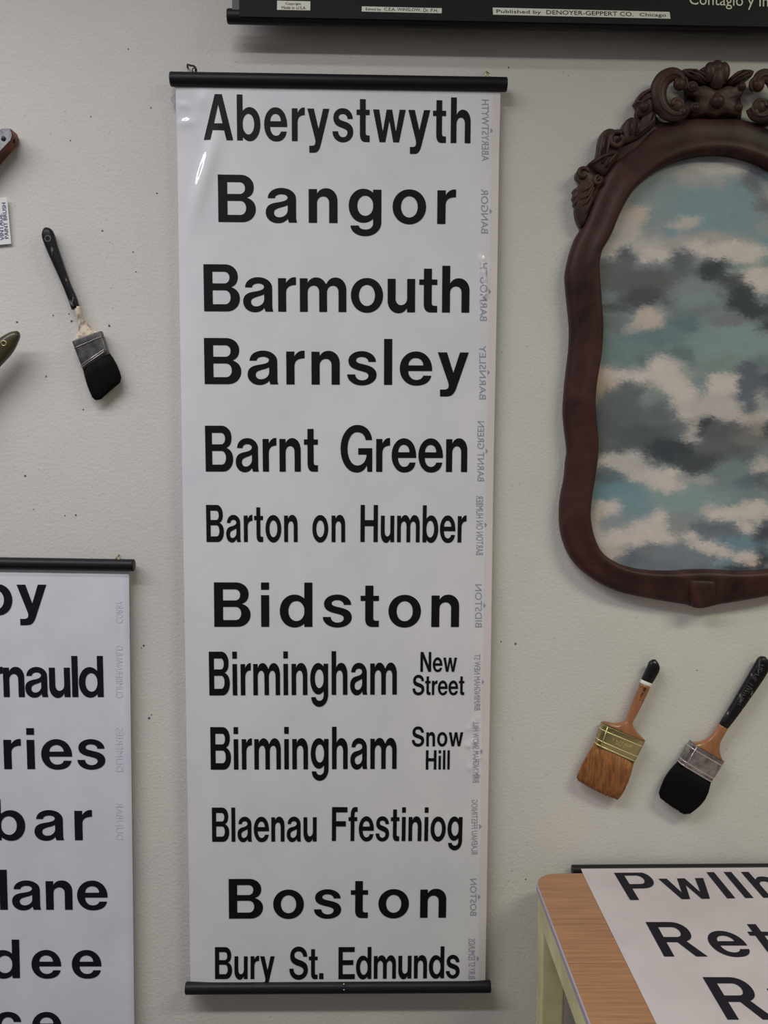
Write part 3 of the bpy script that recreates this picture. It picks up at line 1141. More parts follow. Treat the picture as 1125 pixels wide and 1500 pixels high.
def scribble(name, a, b, hgt, n, mat, parent, off, seed):
    """A worn line of tiny lettering, illegible, from a to b (px), as short raised strokes."""
    rnd = random.Random(seed)
    A, Bp = Vector(a), Vector(b)
    d = (Bp - A).normalized()
    up = Vector((d.y, -d.x))
    m = MB()
    for i in range(n):
        if rnd.random() < 0.12:
            continue
        c = A + (Bp - A) * ((i + 0.5) / n)
        st = (Bp - A).length / n
        q1 = c + up * hgt * rnd.uniform(-.5, -.3) + d * st * rnd.uniform(-.35, .35)
        q2 = c + up * hgt * rnd.uniform(.2, .5) + d * st * rnd.uniform(-.35, .35)
        q3 = c + up * hgt * rnd.uniform(-.5, .5) + d * st * 0.4
        m.tube([on_wall(q.x, q.y, off) for q in (q1, q2, q3)], 0.00032, 5)
    return m.build(name, mat, parent)


def cropper(sx, ox, oy):
    return lambda x, y: (ox + x / sx, oy + y / sx)


# -- black angled sash brush at the left
YC = 0.013
br1 = thing('paint_brush', 'old angled sash brush with scuffed black handle, on the wall left of the tall scroll', 'paint brush', on_wall(128, 470, 0), 'paint brushes on the wall')
c1 = cropper(4.2857, 0, 150)
hd = loft('handle', [(c1(280, 787), c1(298, 785), 0.002), (c1(268, 810), c1(322, 796), 0.006), (c1(266, 850), c1(342, 830), 0.0075),
                     (c1(296, 930), c1(362, 905), 0.0078), (c1(345, 1040), c1(402, 1020), 0.0078), (c1(395, 1150), c1(440, 1132), 0.0075),
                     (c1(430, 1240), c1(480, 1222), 0.007), (c1(452, 1302), c1(500, 1288), 0.0065)], YC, M['worn_black'], br1)
m = MB()
c = on_wall(72.5, 351, YC)
m.torus(c + Vector((0, -0.0074, 0)), 0.0042, 0.0009, 'y')
m.build('hanging_hole', material('worn_grey_rim', rgb(82, 84, 90), 0.5), hd, smooth=True, label='worn grey hanging hole')
loft('neck', [(c1(466, 1290), c1(500, 1280), 0.006), (c1(482, 1340), c1(514, 1330), 0.006), (c1(494, 1385), c1(530, 1365), 0.006),
              (c1(494, 1432), c1(572, 1410), 0.007), (c1(482, 1466), c1(604, 1436), 0.008), (c1(462, 1494), c1(636, 1440), 0.0085), (c1(462, 1506), c1(640, 1450), 0.0085)],
     YC, M['pale_wood'], br1, label='bare paint-splashed wooden neck')
c2 = cropper(4.2857, 0, 420)
fe = ferrule('ferrule', c2(460, 352), c2(642, 285), c2(524, 522), c2(688, 424), YC, 0.009, M['dull_ferrule'], br1, [0.22], band_mat=M['steel_ferrule'])
m = MB()
for w in (0.0, 14.0):
    a_, b_ = Vector(c2(522, 494 + w)), Vector(c2(664, 396 + w))
    q = Vector((0, -0.0092, 0))
    m.tube([on_wall(a_.x, a_.y, YC) + q, on_wall(b_.x, b_.y, YC) + q], 0.0008, 8)
m.build('crimp_line', M['bright_steel'], fe, smooth=True)
bristles('bristles', c2(524, 516), c2(690, 420), [c2(584, 700), c2(606, 714), c2(634, 708), c2(700, 648), c2(752, 606), c2(762, 572)], M['black_bristle'], br1, YC, 0.0085, 0.006, 260, 3,
         side_l=1.5, side_r=2.0, rag=0.012)

# -- orange-bristled brush at the lower right
cb = cropper(3.6885, 820, 950)
br2 = thing('paint_brush', 'clean paint brush with orange bristles, brass ferrule and varnished handle below the picture', 'paint brush', on_wall(910, 1070, 0), 'paint brushes on the wall')
hd = loft('handle', [(cb(434, 184), cb(489, 205), 0.0068), (cb(418, 228), cb(470, 246), 0.0072), (cb(398, 278), cb(447, 294), 0.0074), (cb(372, 345), cb(414, 358), 0.007), (cb(358, 385), cb(392, 400), 0.0065),
                     (cb(338, 398), cb(402, 428), 0.007), (cb(296, 404), cb(420, 455), 0.008), (cb(240, 394), cb(455, 488), 0.0088), (cb(232, 398), cb(456, 496), 0.009)], YC, M['orange_wood'], br2)
loft('painted_tip', [(cb(500, 60), cb(518, 60), 0.002), (cb(482, 74), cb(534, 82), 0.006), (cb(472, 100), cb(538, 112), 0.0072), (cb(456, 135), cb(518, 155), 0.0072), (cb(441, 166), cb(497, 188), 0.0070)],
     YC, M['black_lacquer'], br2, label='black painted tip')
loft('white_stripe', [(cb(441.5, 165), cb(497.5, 187), 0.0071), (cb(433.5, 184), cb(489.5, 205), 0.0071)], YC, M['white_band'], br2, label='white painted stripe')
fe = ferrule('ferrule', cb(226, 404), cb(455, 497), cb(190, 514), cb(400, 606), YC, 0.0105, M['brass_ferrule'], br2, [0.22, 0.72, 0.94], 3, band_mat=M['bright_brass'], side_glint=0.10)
scribble('stamped_line', cb(282, 490), cb(395, 533), 5.0, 11, M['gold_print'], fe, YC + 0.0105, 5)
scribble('stamped_line', cb(300, 514), cb(352, 534), 2.6, 7, M['gold_print'], fe, YC + 0.0105, 6)
scribble('maker_mark', cb(463, 212), cb(452, 240), 6.0, 5, M['ink_matt'], hd, YC + 0.0072, 8)
scribble('maker_mark', cb(449, 238), cb(430, 282), 4.0, 6, M['ink_matt'], hd, YC + 0.0073, 9)
bristles('bristles', cb(190, 512), cb(400, 604), [cb(92, 690), cb(96, 708), cb(160, 745), cb(240, 785), cb(312, 812), cb(326, 800)], M['orange_bristle'], br2, YC, 0.0098, 0.007, 700, 4, side_l=1.5, side_r=2.5, rag=0.022)

# -- long black-handled brush at the right edge
br3 = thing('paint_brush', 'black-bristled paint brush with long worn black handle and nickel ferrule, at the right edge', 'paint brush', on_wall(1040, 1080, 0), 'paint brushes on the wall')
hd = loft('handle', [(cb(1086, 42), cb(1110, 44), 0.003), (cb(1070, 56), cb(1128, 72), 0.0072), (cb(1045, 100), cb(1120, 128), 0.0078), (cb(985, 205), cb(1052, 232), 0.0078), (cb(920, 315), cb(972, 345), 0.0075), (cb(862, 408), cb(906, 430), 0.007)],
          YC, M['worn_black'], br3)
loft('neck', [(cb(862, 407), cb(907, 429), 0.0068), (cb(842, 440), cb(888, 464), 0.0066), (cb(818, 470), cb(866, 506), 0.0066), (cb(786, 494), cb(862, 548), 0.0075), (cb(736, 506), cb(872, 586), 0.0088), (cb(708, 502), cb(882, 606), 0.009)],
     YC, M['orange_wood'], br3, label='varnished wooden neck')
fe = ferrule('ferrule', cb(704, 505), cb(881, 608), cb(640, 614), cb(812, 716), YC, 0.011, M['steel_ferrule'], br3, [0.16, 0.80, 0.96], band_mat=M['bright_steel'], side_glint=0.13)
scribble('worn_lettering', cb(1098, 85), cb(1010, 238), 9.0, 12, material('faded_print', rgb(92, 90, 84), 0.6), hd, YC + 0.0076, 12)
scribble('worn_lettering', cb(1012, 222), cb(965, 305), 6.0, 7, material('faded_print', rgb(84, 82, 78), 0.6), hd, YC + 0.0076, 13)
bristles('bristles', cb(640, 612), cb(814, 714), [cb(535, 782), cb(540, 806), cb(600, 850), cb(664, 890), cb(700, 888), cb(728, 868)], M['black_bristle'], br3, YC, 0.0105, 0.0075, 420, 5, side_l=4.0, side_r=5.5, rag=0.008)

# -- grey-faced wooden handle end at the left edge (rest of the brush lies outside the picture)
br4 = thing('paint_brush', 'chunky wooden brush end with worn grey face and drilled holes at the upper left edge', 'paint brush', on_wall(0, 220, 0), 'paint brushes on the wall')
face = [(2, 188.4), (15.5, 188.0), (18.6, 197), (16.2, 205), (0, 223), (-40, 266), (-70, 250), (-30, 212)]
f0, f1 = 0.031, 0.005
q = [on_wall(x, y, f0) for x, y in face]
m = MB()
n = len(q)
m.add(q + [Vector((v.x, -f1, v.z)) for v in q], [tuple(range(2 * n - 1, n - 1, -1))] + [(i, (i + 1) % n, (i + 1) % n + n, i + n) for i in range(n)] + [tuple(range(n))])
hd = m.build('handle', M['red_wood'], br4, bevel=0.0012)
m = MB()
q2 = [v + Vector((0, -0.0004, 0)) for v in q]
ctr = sum(q2, Vector()) / n
q2 = [v + (ctr - v).normalized() * 0.0013 for v in q2]
m.add(q2 + [v + Vector((0, 0.0006, 0)) for v in q2], [tuple(range(n)), tuple(range(2 * n - 1, n - 1, -1))] + [(i, (i + 1) % n, (i + 1) % n + n, i + n) for i in range(n)])
m.build('painted_face', M['grey_paint'], hd, label='worn grey painted face')
m = MB()
c = on_wall(5.2, 203, f0 + 0.0005)
m.ball(c, 0.0038, 0.0006, 0.0040, 14, 6)
m.build('drilled_hole', M['black_lacquer'], hd, smooth=True)
m = MB()
c = on_wall(20.8, 206.5, 0.020)
m.ball(c, 0.003, 0.004, 0.0036, 12, 6)
m.build('side_hole', M['black_lacquer'], hd, smooth=True)
bristles('bristles', (-40, 270), (-72, 248), [(-100, 330), (-130, 300)], M['orange_bristle'], br4, 0.018, 0.011, 0.008, 60, 15)

# -- olive handle with brass eyelet at the left edge
YE = 0.032
br5 = thing('paint_brush', 'rounded dark olive brush handle with a brass eyelet poking in at the left edge', 'paint brush', on_wall(-20, 540, 0), 'paint brushes on the wall')
hd = loft('handle', [((25.5, 484.6), (28.6, 487.5), 0.002), ((20.5, 485.2), (29.2, 493), 0.006), ((14, 487.0), (26.5, 501), 0.0085), ((1, 494.5), (18, 517), 0.0105), ((-14, 507), (2, 535), 0.0105),
                     ((-40, 532), (-24, 562), 0.010), ((-75, 570), (-60, 600), 0.010)], YE, M['olive'], br5, n=24, power=2.2)
m = MB()
c = on_wall(5.6, 503, YE + 0.0103)
m.torus(c, 0.0036, 0.0011, 'y')
m.build('eyelet', M['brass'], hd, smooth=True, label='small brass eyelet')
fe = ferrule('ferrule', (-88, 566), (-52, 606), (-118, 598), (-82, 638), YE, 0.012, M['dull_ferrule'], br5, [0.2, 0.9])
bristles('bristles', (-118, 598), (-82, 638), [(-170, 650), (-120, 700)], M['black_bristle'], br5, YE, 0.012, 0.009, 60, 16)

# -- handwritten tag at the left edge
tag = thing('price_tag', 'small white card tag with handwritten blue lettering at the left edge', 'tag', on_wall(0, 323, 0))
cs = [on_wall(16.3, 357, 0.0045), on_wall(10.2, 288.5, 0.0075), on_wall(-28, 291.5, 0.0075), on_wall(-22, 360.5, 0.0045)]
m = MB()
m.add(cs + [v + Vector((0, 0.0006, 0)) for v in cs], [(0, 1, 2, 3), (7, 6, 5, 4), (0, 4, 5, 1), (1, 5, 6, 2), (2, 6, 7, 3), (3, 7, 4, 0)])
card = m.build('card', M['card'], tag)


def tag_pt(x, y):
    ex, ey = (cs[2] - cs[1]) / 38.5, (cs[0] - cs[1]) / 68.8      # px along the card
    return cs[1] + ex * x + ey * y + Vector((0, -0.0006, 0))


# reads upwards, tops towards the left
text_quad('handwriting', 'VINTAGE', tag_pt(9.2, 62.5), tag_pt(9.2, 24), tag_pt(15.5, 62.5), M['blue_ink'], card)
text_quad('handwriting', 'PAINT BRUSH', tag_pt(2.6, 60.5), tag_pt(2.6, 8), tag_pt(8.4, 60.5), M['blue_ink'], card)

# ------------------------------------------------------------------ carved picture frame with cloud painting
FO = 0.012
ca_, cb_ = cropper(3.6885, 820, 80), cropper(3.5714, 810, 360)
cc_ = cropper(3.5714, 810, 640)
outer_px = [(1046, 174.5), ca_(700, 345), ca_(610, 375), ca_(500, 410), ca_(440, 470), ca_(340, 550), ca_(280, 590), ca_(215, 700), ca_(160, 830), ca_(120, 930), ca_(80, 1000), ca_(50, 1090),
            cb_(65, 150), cb_(68, 220), cb_(78, 320), cb_(88, 430), cb_(85, 540), cb_(72, 650), cb_(60, 770), cb_(55, 870), cb_(62, 960), cb_(75, 1070),
            cc_(68, 130), cc_(60, 220), cc_(42, 310), cc_(35, 400), cc_(42, 500), cc_(75, 600), cc_(130, 680), cc_(220, 750), cc_(330, 805), cc_(450, 835), cc_(600, 862), cc_(690, 876), cc_(720, 886), (1027, 888)]
inner_px = [(1046, 229), ca_(760, 552), ca_(650, 575), ca_(560, 610), ca_(480, 660), ca_(400, 730), ca_(350, 800), ca_(310, 880), ca_(284, 945), ca_(280, 990), ca_(272, 1008), ca_(246, 1024), ca_(222, 1060), ca_(211, 1100),
            cb_(235, 110), cb_(240, 200), cb_(247, 300), cb_(255, 420), cb_(248, 560), cb_(235, 640), cb_(220, 740), cb_(215, 830), cb_(222, 930), cb_(230, 1020),
            cc_(228, 100), cc_(215, 200), cc_(200, 290), cc_(190, 380), cc_(192, 440), cc_(210, 520), cc_(250, 600), cc_(320, 650), cc_(400, 680), cc_(500, 695), cc_(620, 698), cc_(700, 692), (1027, 833)]
ax_t, ax_b = on_wall(1046, 170, FO), on_wall(1027, 888, FO)


def mirror_pt(p):
    """Mirror a wall-plane point about the picture's own centre line."""
    t = (p.z - ax_b.z) / (ax_t.z - ax_b.z)
    axx = ax_b.x + (ax_t.x - ax_b.x) * t
    return Vector((2 * axx - p.x, p.y, p.z))


def closed(px):
    left = [on_wall(x, y, FO) for x, y in px]
    right = [mirror_pt(p) for p in left[1:-1]]
    return left + right[::-1]


def resample(loop, n, smooth=3):
    """Even resample of a closed loop."""
    k = len(loop)
    fine = []
    for i in range(k):
        p0, p1, p2, p3 = loop[i - 1], loop[i], loop[(i + 1) % k], loop[(i + 2) % k]
        for j in range(6):
            u = j / 6
            fine.append(0.5 * ((2 * p1) + (p2 - p0) * u + (2 * p0 - 5 * p1 + 4 * p2 - p3) * u * u + (3 * p1 - p0 - 3 * p2 + p3) * u ** 3))
    L_ = [0.0]
    for i in range(len(fine)):
        L_.append(L_[-1] + (fine[(i + 1) % len(fine)] - fine[i]).length)
    out, j = [], 0
    for i in range(n):
        d = L_[-1] * i / n
        while L_[j + 1] < d:
            j += 1
        u = (d - L_[j]) / max(L_[j + 1] - L_[j], 1e-9)
        out.append(fine[j].lerp(fine[(j + 1) % len(fine)], u))
    return out


def split_resample(px, n):
    """Resample the left half from top to bottom, then mirror, so inner and outer stations correspond."""
    lp = closed(px)
    k = len(px)
    half = lp[:k]
    fine = []
    for i in range(k - 1):
        p0 = half[i - 1] if i else mirror_pt(half[1])
        p1, p2 = half[i], half[i + 1]
        p3 = half[i + 2] if i + 2 < k else mirror_pt(half[k - 2])
        for j in range(8):
            u = j / 8
            fine.append(0.5 * ((2 * p1) + (p2 - p0) * u + (2 * p0 - 5 * p1 + 4 * p2 - p3) * u * u + (3 * p1 - p0 - 3 * p2 + p3) * u ** 3))
    fine.append(half[-1])
    return fine


def even(fine, n):
    L_ = [0.0]
    for i in range(len(fine) - 1):
        L_.append(L_[-1] + (fine[i + 1] - fine[i]).length)
    out, j = [], 0
    for i in range(n + 1):
        d = L_[-1] * i / n
        while j < len(fine) - 2 and L_[j + 1] < d:
            j += 1
        out.append(fine[j].lerp(fine[j + 1], (d - L_[j]) / max(L_[j + 1] - L_[j], 1e-9)))
    return out


NH = 170
oh = even(split_resample(outer_px, 0), NH)
ih_f = even(split_resample(inner_px, 0), 700)
# match each outer station with the nearest inner point, kept in order
ih, last = [], 0
for i, p in enumerate(oh):
    if i == 0:
        ih.append(ih_f[0])
        continue
    if i == NH:
        ih.append(ih_f[-1])
        continue
    t_ = i / NH * 700
    best = min(range(max(last, int(t_) - 45), min(700, int(t_) + 45) + 1), key=lambda j: (ih_f[j] - p).length + abs(j - t_) * 0.0004)
    last = best
    ih.append(ih_f[best])
for it in range(1):
    ih = [ih[0]] + [(ih[i - 1] + ih[i] * 2 + ih[i + 1]) / 4 for i in range(1, NH)] + [ih[-1]]
OUT = oh + [mirror_pt(p) for p in oh[1:-1]][::-1]
INN = ih + [mirror_pt(p) for p in ih[1:-1]][::-1]
picture = thing('framed_picture', 'cloudy sky painting in a scalloped dark mahogany frame with a carved crest', 'picture', Vector((ax_b.x, -0.01, ax_b.z)))
prof = [(0.0, 0.004), (0.0, 0.012), (0.012, 0.015), (0.05, 0.0185), (0.14, 0.0225), (0.26, 0.0250), (0.38, 0.0258), (0.50, 0.0268), (0.62, 0.0292), (0.74, 0.0318), (0.84, 0.0325), (0.92, 0.0308), (0.97, 0.0275), (1.0, 0.022), (1.0, 0.008), (0.9, 0.004)]
vs, fs = [], []
NP = len(prof)
for a, b in zip(OUT, INN):
    for (u, h) in prof:
        p = a.lerp(b, u)
        vs.append(Vector((p.x, -h, p.z)))
NS = len(OUT)
for i in range(NS):
    for j in range(NP):
        a, b = i * NP + j, i * NP + (j + 1) % NP
        c, d = ((i + 1) % NS) * NP + (j + 1) % NP, ((i + 1) % NS) * NP + j
        fs.append((a, b, c, d))
frame = mesh_obj('frame', vs, fs, M['frame'], picture, smooth=True)

# ---- the painting: broad scumbled strokes of slate, blue, teal and cream
FACT = LIT * 0.92
BL = []


def blob(x, y, rx, ry, c, s=1.0, rot=0.0):
    BL.append((x, y, rx, ry, c, s, rot))


CREAM, CREAM2, SLATE, DARK, TEAL, BLUE, GREY, NAVY = (172, 160, 157), (158, 150, 150), (78, 84, 91), (52, 57, 65), (99, 119, 124), (100, 126, 137), (120, 126, 130), (76, 83, 99)
# soft grounds first
for a in [(940, 270, 60, 40, (122, 127, 130)), (985, 300, 60, 45, (112, 124, 130)), (1060, 300, 75, 45, BLUE), (1110, 325, 40, 40, (104, 124, 134)), (1030, 265, 40, 14, (128, 130, 134)), (1000, 360, 130, 20, (140, 136, 136)), (1080, 385, 70, 25, (132, 132, 134)),
          (1000, 430, 140, 50, (98, 106, 112)), (960, 505, 95, 42, (94, 114, 118)), (1070, 505, 75, 42, (106, 126, 127)), (1000, 570, 140, 40, (150, 140, 137)), (930, 620, 80, 50, (78, 84, 89)), (1070, 635, 70, 30, (92, 92, 96)), (1000, 668, 130, 28, (76, 82, 88)),
          (1000, 710, 150, 28, (108, 120, 124)), (920, 722, 60, 22, (90, 120, 132)), (1010, 735, 100, 28, (110, 128, 130)), (1090, 715, 60, 40, (100, 114, 120)), (960, 790, 110, 40, (118, 120, 124)), (1080, 790, 60, 35, (92, 106, 118)), (980, 822, 110, 18, (92, 99, 108))]:
    blob(*a, 0.95)
for a in [(1050, 250, 42, 13, CREAM2), (1005, 258, 28, 9, (140, 136, 138)), (1078, 240, 30, 9, (142, 138, 140)), (1112, 263, 24, 20, (84, 88, 96)), (1122, 298, 16, 14, (88, 92, 98)), (1040, 305, 42, 26, (102, 127, 138)), (934, 312, 22, 16, (166, 148, 138)), (914, 338, 22, 26, CREAM2),
          (895, 365, 20, 14, CREAM), (1007, 322, 24, 10, CREAM2), (990, 332, 20, 7, CREAM2), (984, 341, 22, 7, (106, 128, 138)), (1062, 366, 66, 12, CREAM), (1100, 372, 40, 14, CREAM), (945, 362, 32, 9, CREAM2), (968, 376, 40, 10, CREAM), (1108, 410, 28, 17, CREAM), (1075, 392, 28, 8, (112, 128, 128)),
          (912, 374, 16, 13, SLATE), (905, 404, 34, 24, (84, 88, 90)), (950, 414, 46, 18, (80, 82, 84)), (942, 437, 38, 12, (66, 68, 72)), (900, 452, 26, 9, (72, 78, 80)), (997, 382, 16, 15, SLATE), (1003, 403, 30, 9, (84, 90, 96)), (1046, 396, 24, 16, DARK), (1066, 418, 26, 16, (64, 69, 75)),
          (1085, 438, 24, 18, DARK), (1110, 455, 28, 14, DARK), (1075, 470, 30, 8, (100, 102, 108)), (1022, 424, 44, 17, (106, 114, 122)), (1020, 440, 40, 9, (104, 122, 126)), (896, 478, 30, 12, (92, 104, 106)), (948, 467, 24, 18, (165, 148, 140)), (928, 484, 16, 10, (130, 130, 128)),
          (1004, 472, 26, 13, (80, 102, 110)), (960, 495, 50, 10, (86, 108, 114)), (920, 522, 40, 14, (92, 114, 114)), (960, 530, 30, 10, (82, 98, 106)), (1003, 528, 22, 20, (84, 102, 106)), (1075, 500, 50, 22, (108, 128, 129)), (1050, 535, 40, 10, (104, 120, 120)),
          (884, 560, 22, 18, (162, 142, 130)), (880, 582, 14, 14, (152, 134, 120)), (925, 553, 44, 9, CREAM), (975, 545, 34, 20, CREAM), (985, 575, 38, 24, CREAM), (1000, 598, 26, 16, CREAM), (1056, 562, 34, 18, CREAM), (1040, 592, 46, 16, CREAM2), (1080, 605, 40, 12, CREAM2), (1108, 610, 26, 15, (150, 140, 136)),
          (1022, 557, 11, 20, (108, 120, 126)), (1106, 548, 28, 24, NAVY), (1095, 575, 14, 26, (80, 86, 100)), (1118, 530, 14, 16, (92, 104, 110)), (902, 600, 32, 28, (80, 86, 91)), (925, 573, 26, 16, (82, 90, 94)), (880, 622, 26, 22, (76, 82, 86)), (960, 588, 22, 16, (112, 122, 124)), (965, 612, 28, 26, (84, 92, 98)),
          (945, 642, 50, 20, (72, 78, 84)), (1013, 632, 11, 24, (148, 138, 138)), (1025, 648, 12, 10, (158, 148, 150)), (1036, 628, 16, 16, DARK), (1060, 636, 34, 14, (78, 80, 86)), (1100, 640, 34, 12, (98, 96, 98)), (1108, 626, 18, 8, (120, 112, 110)),
          (985, 662, 46, 16, DARK), (1022, 676, 36, 14, (60, 64, 71)), (1050, 656, 34, 14, (80, 84, 89)), (890, 655, 26, 12, (82, 87, 92)), (908, 674, 34, 15, CREAM2), (882, 678, 14, 8, CREAM), (934, 692, 34, 11, CREAM2), (972, 700, 34, 15, CREAM), (990, 716, 20, 9, CREAM), (1020, 702, 28, 7, (136, 134, 134)),
          (890, 700, 24, 10, (84, 96, 104)), (900, 722, 40, 14, (88, 120, 132)), (940, 735, 36, 16, (96, 124, 134)), (1010, 735, 66, 17, (110, 130, 132)), (1080, 690, 50, 16, (96, 112, 116)), (1120, 692, 18, 22, (156, 146, 146)), (1096, 708, 16, 8, (82, 98, 112)), (888, 743, 24, 12, CREAM), (872, 760, 12, 22, (166, 152, 142)),
          (896, 766, 24, 11, (118, 126, 132)), (940, 756, 22, 12, (98, 122, 132)), (900, 790, 36, 19, CREAM), (942, 780, 28, 20, CREAM), (966, 766, 15, 18, CREAM), (970, 790, 24, 14, CREAM), (892, 808, 26, 10, (158, 146, 140)), (955, 808, 34, 11, (98, 102, 110)), (922, 818, 16, 9, (84, 92, 104)), (1000, 816, 42, 16, (98, 108, 120)),
          (1066, 752, 38, 11, CREAM), (1108, 749, 28, 14, CREAM), (1090, 770, 16, 9, CREAM), (1050, 778, 32, 11, (88, 94, 106)), (1120, 782, 18, 24, (60, 64, 76)), (1086, 793, 28, 10, (86, 116, 132)), (1012, 790, 15, 7, CREAM), (1040, 802, 32, 9, CREAM), (1080, 812, 38, 7, CREAM), (1108, 817, 20, 7, (170, 150, 140)),
          (1056, 824, 22, 6, (108, 128, 142)), (1090, 829, 40, 6, (56, 60, 70)), (1122, 812, 12, 14, (58, 62, 70))]:
    blob(*a)
rb = random.Random(21)
for i in range(70):                                   # the half beyond the picture edge, same hand
    y = rb.uniform(240, 830)
    blob(rb.uniform(1140, 1225), y, rb.uniform(18, 42), rb.uniform(9, 20), rb.choice([CREAM, CREAM2, SLATE, DARK, TEAL, BLUE, GREY, NAVY]))


def vnoise(x, y, seed):
    rs = np.random.RandomState(seed)
    tab = rs.rand(256, 256)
    xi, yi = np.floor(x).astype(int), np.floor(y).astype(int)
    fx, fy = x - xi, y - yi
    fx, fy = fx * fx * (3 - 2 * fx), fy * fy * (3 - 2 * fy)
    a = tab[yi % 256, xi % 256]
    b = tab[yi % 256, (xi + 1) % 256]
    c = tab[(yi + 1) % 256, xi % 256]
    d = tab[(yi + 1) % 256, (xi + 1) % 256]
    return (a * (1 - fx) + b * fx) * (1 - fy) + (c * (1 - fx) + d * fx) * fy


def fbm(x, y, seed, oct_=4):
    s, a = 0, 0.5
    for o_ in range(oct_):
        s = s + a * (vnoise(x, y, seed + o_) - 0.5)
        x, y, a = x * 2.1 + 17, y * 2.1 + 5, a * 0.6
    return s


gx0, gx1, gy0, gy1 = 850.0, 1240.0, 222.0, 842.0
NX, NY = 300, 470
PX, PY = np.meshgrid(np.linspace(gx0, gx1, NX + 1), np.linspace(gy0, gy1, NY + 1))
WX = PX + 26 * fbm(PX / 26, PY / 20, 11) + 9 * fbm(PX / 5, PY / 3, 31)
WY = PY + 22 * fbm(PX / 26, PY / 20, 51) + 8 * fbm(PX / 5, PY / 3, 71)
img = np.zeros(PX.shape + (3,)) + np.array([112, 122, 127.0])
for i, (bx, by, rx, ry, c, s, rot) in enumerate(BL):
    dx, dy = WX - bx, WY - by
    d = np.sqrt((dx / (rx * 1.05)) ** 2 + (dy / (ry * 1.1)) ** 2)
    edge = 0.45 * fbm(PX / 4.5, PY / 2.2, 200 + i * 7, 3)
    w = np.clip((1.22 - d + edge) / 0.62, 0, 1)
    w = (w * w * (3 - 2 * w) * s)[..., None]
    img = img * (1 - w) + np.array(c, float) * w
img = img * (1 + 0.10 * fbm(PX / 9, PY / 2.0, 901, 3) + 0.12 * fbm(PX / 3, PY / 3, 951, 2))[..., None]
rs_ = np.random.RandomState(5)
for amp_x, amp_y in ((2.4, 1.6), (1.2, 0.9)):               # dry-brush scumbling of the stroke edges
    ox = np.rint(rs_.normal(0, amp_x, PX.shape) * (0.6 + 1.6 * np.clip(fbm(PX / 14, PY / 9, 611, 2) + 0.3, 0, 1)))
    oy = np.rint(rs_.normal(0, amp_y, PX.shape))
    iy = np.clip(np.arange(NY + 1)[:, None] + oy.astype(int), 0, NY)
    ix = np.clip(np.arange(NX + 1)[None, :] + ox.astype(int), 0, NX)
    sc = img[iy, ix]
    img = (2 * sc + np.roll(sc, 1, 1) + np.roll(sc, -1, 1)) / 4
g_ = img.mean(2, keepdims=True)
img = g_ + (img - g_) * 0.78
cl = np.clip(img, 0, 255) / 255.0
cl = np.where(cl <= 0.04045, cl / 12.92, ((cl + 0.055) / 1.055) ** 2.4) / FACT
PO = 0.0125
verts = [on_wall(x, y, PO) for x, y in zip(PX.ravel(), PY.ravel())]
mid = [(a.lerp(b, 0.75)) for a, b in zip(OUT, INN)]
poly = np.array([(p.x, p.z) for p in mid])
vx = np.array([v.x for v in verts])
vz = np.array([v.z for v in verts])
inside = np.zeros(len(verts), bool)
j = len(poly) - 1
for i in range(len(poly)):
    xi, zi, xj, zj = poly[i, 0], poly[i, 1], poly[j, 0], poly[j, 1]
    if zi != zj:
        cond = ((zi > vz) != (zj > vz)) & (vx < (xj - xi) * (vz - zi) / (zj - zi) + xi)
        inside ^= cond
    j = i
W = NX + 1
faces = []
ins = inside.reshape(NY + 1, NX + 1)
ok = ins[:-1, :-1] & ins[1:, :-1] & ins[:-1, 1:] & ins[1:, 1:]
for k, i in zip(*np.nonzero(ok)):
    a = int(k) * W + int(i)
    faces.append((a, a + W, a + W + 1, a + 1))
used = sorted({i for f in faces for i in f})
remap = {u: i for i, u in enumerate(used)}
M['painting'] = material('oil_paint_on_canvas', (0.5, 0.5, 0.5, 1), 0.55, 0.3)
nt, N, L, B = nodes_of(M['painting'])
at = N.new('ShaderNodeVertexColor')
at.layer_name = 'paint'
L.new(at.outputs['Color'], B.inputs['Base Color'])
bump(M['painting'], 420, 0.35, 0.0008, 2)
canvas = mesh_obj('painted_canvas', [verts[i] for i in used], [tuple(remap[i] for i in f) for f in faces], M['painting'], picture, smooth=True, recalc=False)
ca2 = canvas.data.color_attributes.new('paint', 'FLOAT_COLOR', 'POINT')
flatc = cl.reshape(-1, 3)[used]
buf = np.ones((len(used), 4), np.float32)
buf[:, :3] = flatc
ca2.data.foreach_set('color', buf.ravel())
m = MB()
vs = [Vector((p.x, -0.009, p.z)) for p in mid]
vs2 = [Vector((p.x, -0.005, p.z)) for p in mid]
k = len(vs)
m.add(vs + vs2, [tuple(range(k)), tuple(range(2 * k - 1, k - 1, -1))] + [(i, (i + 1) % k, (i + 1) % k + k, i + k) for i in range(k)])
m.build('backing_board', M['red_wood'], picture)


# ---- carved crest: scrolls, shell, leaves and bead
def fp(x, y, h=0.02):
    p = on_wall(x, y, FO)
    return Vector((p.x, -h, p.z))


def both(pts):
    return [mirror_pt(p) for p in pts]


def spiral(cx, cy, r0, r1, a0, a1, n=30, h0=0.022, h1=0.026):
    out = []
    for i in range(n + 1):
        u = i / n
        a = math.radians(a0 + (a1 - a0) * u)
        r = r0 + (r1 - r0) * u
        out.append(fp(cx + r * math.cos(a), cy - r * math.sin(a), h0 + (h1 - h0) * u))
    return out


